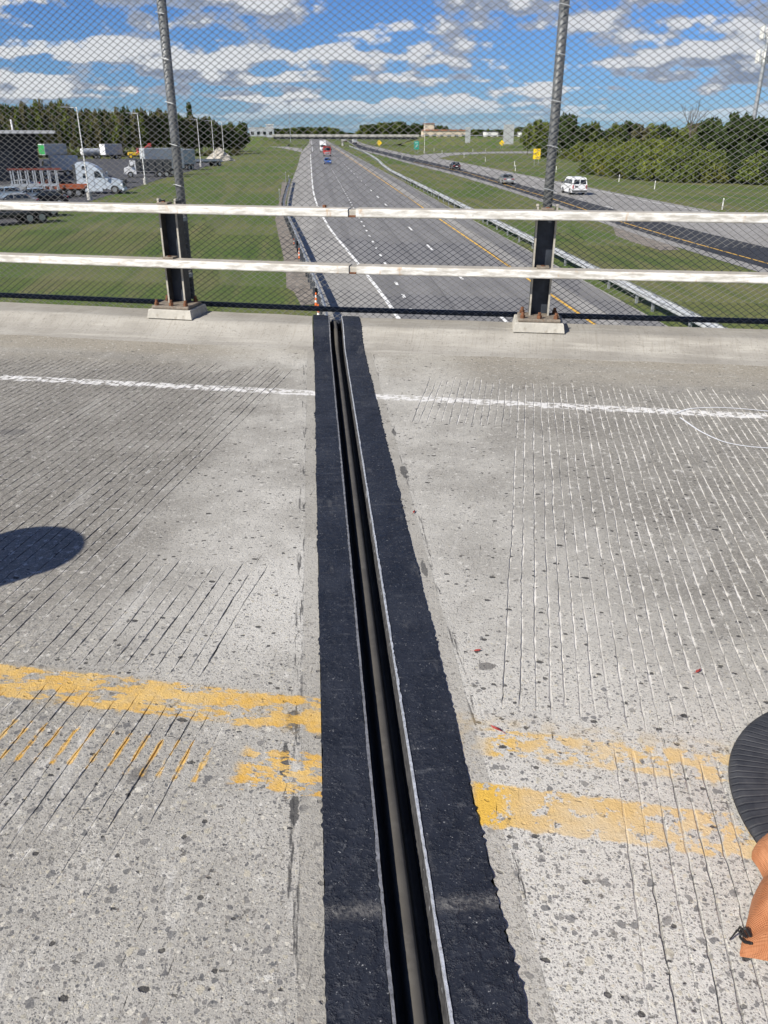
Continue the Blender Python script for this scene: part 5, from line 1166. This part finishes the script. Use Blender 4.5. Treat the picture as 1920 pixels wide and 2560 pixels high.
def crowns(kind, mat):
    key = (kind, mat)
    if key not in CROWN:
        L_ = []
        for s_ in range(3):
            me, cen = crown_mesh(100*len(CROWN)+s_+7, kind); me.materials.append(MT[mat])
            tk = MB(); hgt = {'round': .55, 'tall': .75, 'bush': .3, 'cone': .85}[kind]; rr = {'round': .022, 'tall': .016, 'bush': .018, 'cone': .016}[kind]
            tk.tube((0, 0, -.02), (.006, 0, hgt*.55), rr, rr*.75, 8, False); tk.tube((.006, 0, hgt*.55), (0, .006, hgt), rr*.75, rr*.4, 8, False)
            for c in cen[:9]: z0 = min(hgt*.9, max(.12 if kind != 'bush' else .03, c[2]-.18)); tk.tube((0, 0, z0), tuple(c), rr*.35, rr*.1, 5, False)
            tm = tk.mesh('trunk'); tm.materials.append(MT['bark']); L_.append((me, tm))
        CROWN[key] = L_
    return CROWN[key]
random.seed(21)
def tree_at(x, y, h, w, kind, mat, label, grp, z=GZ, name='tree'):
    me, tm = random.choice(crowns(kind, mat)); t = thing(name, label, 'tree' if kind != 'bush' else 'bush', (x, y, z), random.uniform(0, 6.28), grp)
    nat = {'round': 1.05, 'tall': .66, 'bush': 1.35, 'cone': .72}[kind]
    t.scale = (w/nat, w/nat, h/1.03); link('trunk', tm, t); link('crown', me, t); return t
def tree_px(px, base, top, w_px, kind, mat, label, grp, name='tree', zb=GZ):
    q = gp(px, base, zb); dep = float((q-np.array([0, 0, CAMZ])) @ _F)
    d = ray(px, top); k = math.hypot(q[0], q[1])/math.hypot(d[0], d[1]); h = CAMZ+d[2]*k-zb
    return tree_at(q[0], q[1], h, w_px*dep/2000, kind, mat, label, grp, zb, name)
topL = [(-460, 262), (-200, 252), (-90, 250), (0, 249), (40, 256), (75, 253), (115, 250), (150, 245), (185, 245), (203, 266), (270, 264), (345, 268), (415, 268), (455, 278), (470, 288), (520, 288), (550, 300), (590, 306), (640, 322)]
tx_, ty_ = zip(*topL)
x = -420.0; i = 0
while x < 606:
    top = np.interp(x, tx_, ty_)+random.uniform(-3, 9); base = lerp(393, 384, min(1, max(0, (x-350)/250)))
    kd = (('round', 'leaf_olive'), ('round', 'leaf_mid'), ('tall', 'leaf_olive'), ('round', 'leaf_olive'), ('round', 'leaf_dark'))[i % 5]
    lab = {('round', 'leaf_olive'): 'rounded olive-brown tree in the tree line behind the lot', ('round', 'leaf_dark'): 'rounded dark green tree in the tree line behind the lot', ('tall', 'leaf_olive'): 'slender olive-brown tree in the tree line behind the lot', ('round', 'leaf_mid'): 'rounded mid-green tree in the tree line behind the lot'}[kd]
    tree_px(x, base, top, random.uniform(34, 50) if kd[0] == 'round' else random.uniform(26, 36), *kd, lab, 'trees behind the truck lot'); x += random.uniform(9, 14); i += 1
x = -400.0
while x < 600:
    base = lerp(389, 378, min(1, max(0, (x-350)/250))); tree_px(x, base, np.interp(x, tx_, ty_)+random.uniform(6, 22), random.uniform(36, 52), 'round', random.choice(['leaf_mid', 'leaf_olive', 'leaf_olive']), 'dense tree in the back row of the tree line behind the lot', 'back row behind the truck lot'); x += random.uniform(16, 22)
x = -60.0
while x < 600:
    tree_px(x, lerp(396, 389, min(1, max(0, x/600))), lerp(376, 374, x/600)+random.uniform(-12, 6), random.uniform(26, 40), 'bush', random.choice(['leaf_olive', 'leaf_mid']), 'low scrub bush at the foot of the tree line behind the lot', 'scrub behind the truck lot', 'bush'); x += random.uniform(17, 24)
tree_px(483, 388, 259, 40, 'cone', 'leaf_dark', 'pointed dark evergreen standing taller than the tree line', None)
tree_px(607, 383, 304, 46, 'round', 'leaf_dark', 'dark rounded tree standing alone beside the ramp', None)
# far trees around the overpass and beyond
def far_row(x0, x1, Y, tops, step, mats, label, grp, zb=-4.0, wpx=(20, 32)):
    a, b = zip(*tops); x = x0
    while x < x1:
        d = ray(x, np.interp(x, a, b)+random.uniform(-1.5, 3)); k = Y/d[1]; h = CAMZ+d[2]*k-zb
        tree_at(d[0]*k, Y, h, random.uniform(*wpx)*Y*1.08/2000, 'round', random.choice(mats), label, grp, zb); x += random.uniform(step*.7, step*1.3)
far_row(640, 775, 800, [(640, 316), (700, 318), (760, 317), (800, 316), (830, 317), (870, 330)], 9, ['leaf_mid', 'leaf_dark'], 'distant green tree beyond the overpass', 'distant trees beyond the overpass')
far_row(776, 880, 800, [(776, 320), (815, 315), (835, 318), (850, 326), (880, 331)], 9, ['leaf_mid', 'leaf_dark'], 'distant green tree beyond the overpass', 'distant trees beyond the overpass')
far_row(905, 1012, 560, [(905, 320), (920, 309), (950, 305), (980, 306), (1000, 300), (1012, 306)], 7, ['leaf_mid', 'leaf_dark'], 'leafy tree in the clump right of the overpass', 'tree clump right of the overpass', -3, (26, 40))
far_row(1018, 1112, 680, [(1018, 310), (1040, 307), (1080, 309), (1112, 314)], 8, ['leaf_dark'], 'dark tree behind the long tan building', 'trees behind the tan building', -4, (22, 34))
far_row(1115, 1330, 780, [(1115, 322), (1200, 322), (1270, 320), (1330, 312)], 9, ['leaf_dark', 'leaf_mid'], 'distant dark tree behind the white sheds', 'distant trees behind the sheds', -4, (18, 28))
# the dense growth on the right
for px, base, top, w, kd, mat, lab in (
    (1345, 392, 292, 78, 'round', 'leaf_mid', 'broad leafy tree at the open end of the right-hand growth'), (1405, 394, 283, 84, 'round', 'leaf_dark', 'tall leafy tree directly behind the fence post'),
    (1318, 388, 306, 46, 'round', 'leaf_mid', 'smaller leafy tree at the very edge of the right-hand growth'), (1372, 396, 318, 60, 'bush', 'leaf_dark', 'low dark tree at the foot of the leafy pair')):
    tree_px(px, base, top, w, kd, mat, lab, None)
for i in range(17):
    px = 1440+i*30; tree_px(px, 402, np.interp(px, [1440, 1500, 1580, 1640, 1700, 1760, 1920], [306, 308, 298, 304, 310, 306, 306])+random.uniform(-5, 8), random.uniform(52, 74), 'round', random.choice(['leaf_mid', 'leaf_olive', 'leaf_dark']), 'tall tree in the back row above the right-hand bushes', 'back row above the bushes')
for px, base, top, w in ((1760, 425, 291, 90), (1835, 430, 272, 120), (1880, 436, 290, 100), (1930, 432, 300, 130), (1990, 436, 286, 130), (2060, 440, 280, 130)):
    tree_px(px, base, top, w, 'round', 'leaf_dark', 'large dark tree in the clump below the cell tower', 'dark trees below the cell tower')
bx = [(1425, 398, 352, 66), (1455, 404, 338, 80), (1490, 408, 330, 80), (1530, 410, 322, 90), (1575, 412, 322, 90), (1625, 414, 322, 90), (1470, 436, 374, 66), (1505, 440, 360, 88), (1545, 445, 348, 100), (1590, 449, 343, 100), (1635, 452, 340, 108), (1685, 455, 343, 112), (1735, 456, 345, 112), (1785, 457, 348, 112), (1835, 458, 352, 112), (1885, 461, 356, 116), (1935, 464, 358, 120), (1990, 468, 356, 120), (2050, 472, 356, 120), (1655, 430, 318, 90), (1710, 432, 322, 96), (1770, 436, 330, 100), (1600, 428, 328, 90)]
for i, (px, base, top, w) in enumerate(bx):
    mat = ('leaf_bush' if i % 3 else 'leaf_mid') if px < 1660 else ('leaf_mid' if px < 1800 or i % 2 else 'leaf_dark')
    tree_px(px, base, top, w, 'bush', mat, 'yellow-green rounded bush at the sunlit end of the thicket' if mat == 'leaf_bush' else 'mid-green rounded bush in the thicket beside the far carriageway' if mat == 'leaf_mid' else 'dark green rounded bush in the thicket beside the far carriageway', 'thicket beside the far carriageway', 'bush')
# bare tree
q = gp(1715, 405); bt = thing('bare_tree', 'leafless grey tree standing out above the thicket', 'tree', (q[0], q[1], GZ)); rg = random.Random(8)
def branch(m, p, d, L_, r_, dep):
    e = p+d*L_; m.tube(p, e, r_, r_*.6, 5, False)
    if dep:
        for _ in range(3): branch(m, p+d*L_*rg.uniform(.5, 1), (d+Vector((rg.uniform(-.6, .6), rg.uniform(-.6, .6), rg.uniform(0, .35)))).normalized(), L_*.62, r_*.55, dep-1)
m = MB(); branch(m, Vector((0, 0, 0)), Vector((0, 0, 1)), 9.0, .22, 0); m.build('trunk', 'bark', bt); m = MB()
for _ in range(7): branch(m, Vector((0, 0, rg.uniform(5, 9))), Vector((rg.uniform(-.5, .5), rg.uniform(-.5, .5), 1)).normalized(), 4.2, .10, 2)
m.build('branches', 'bark', bt)
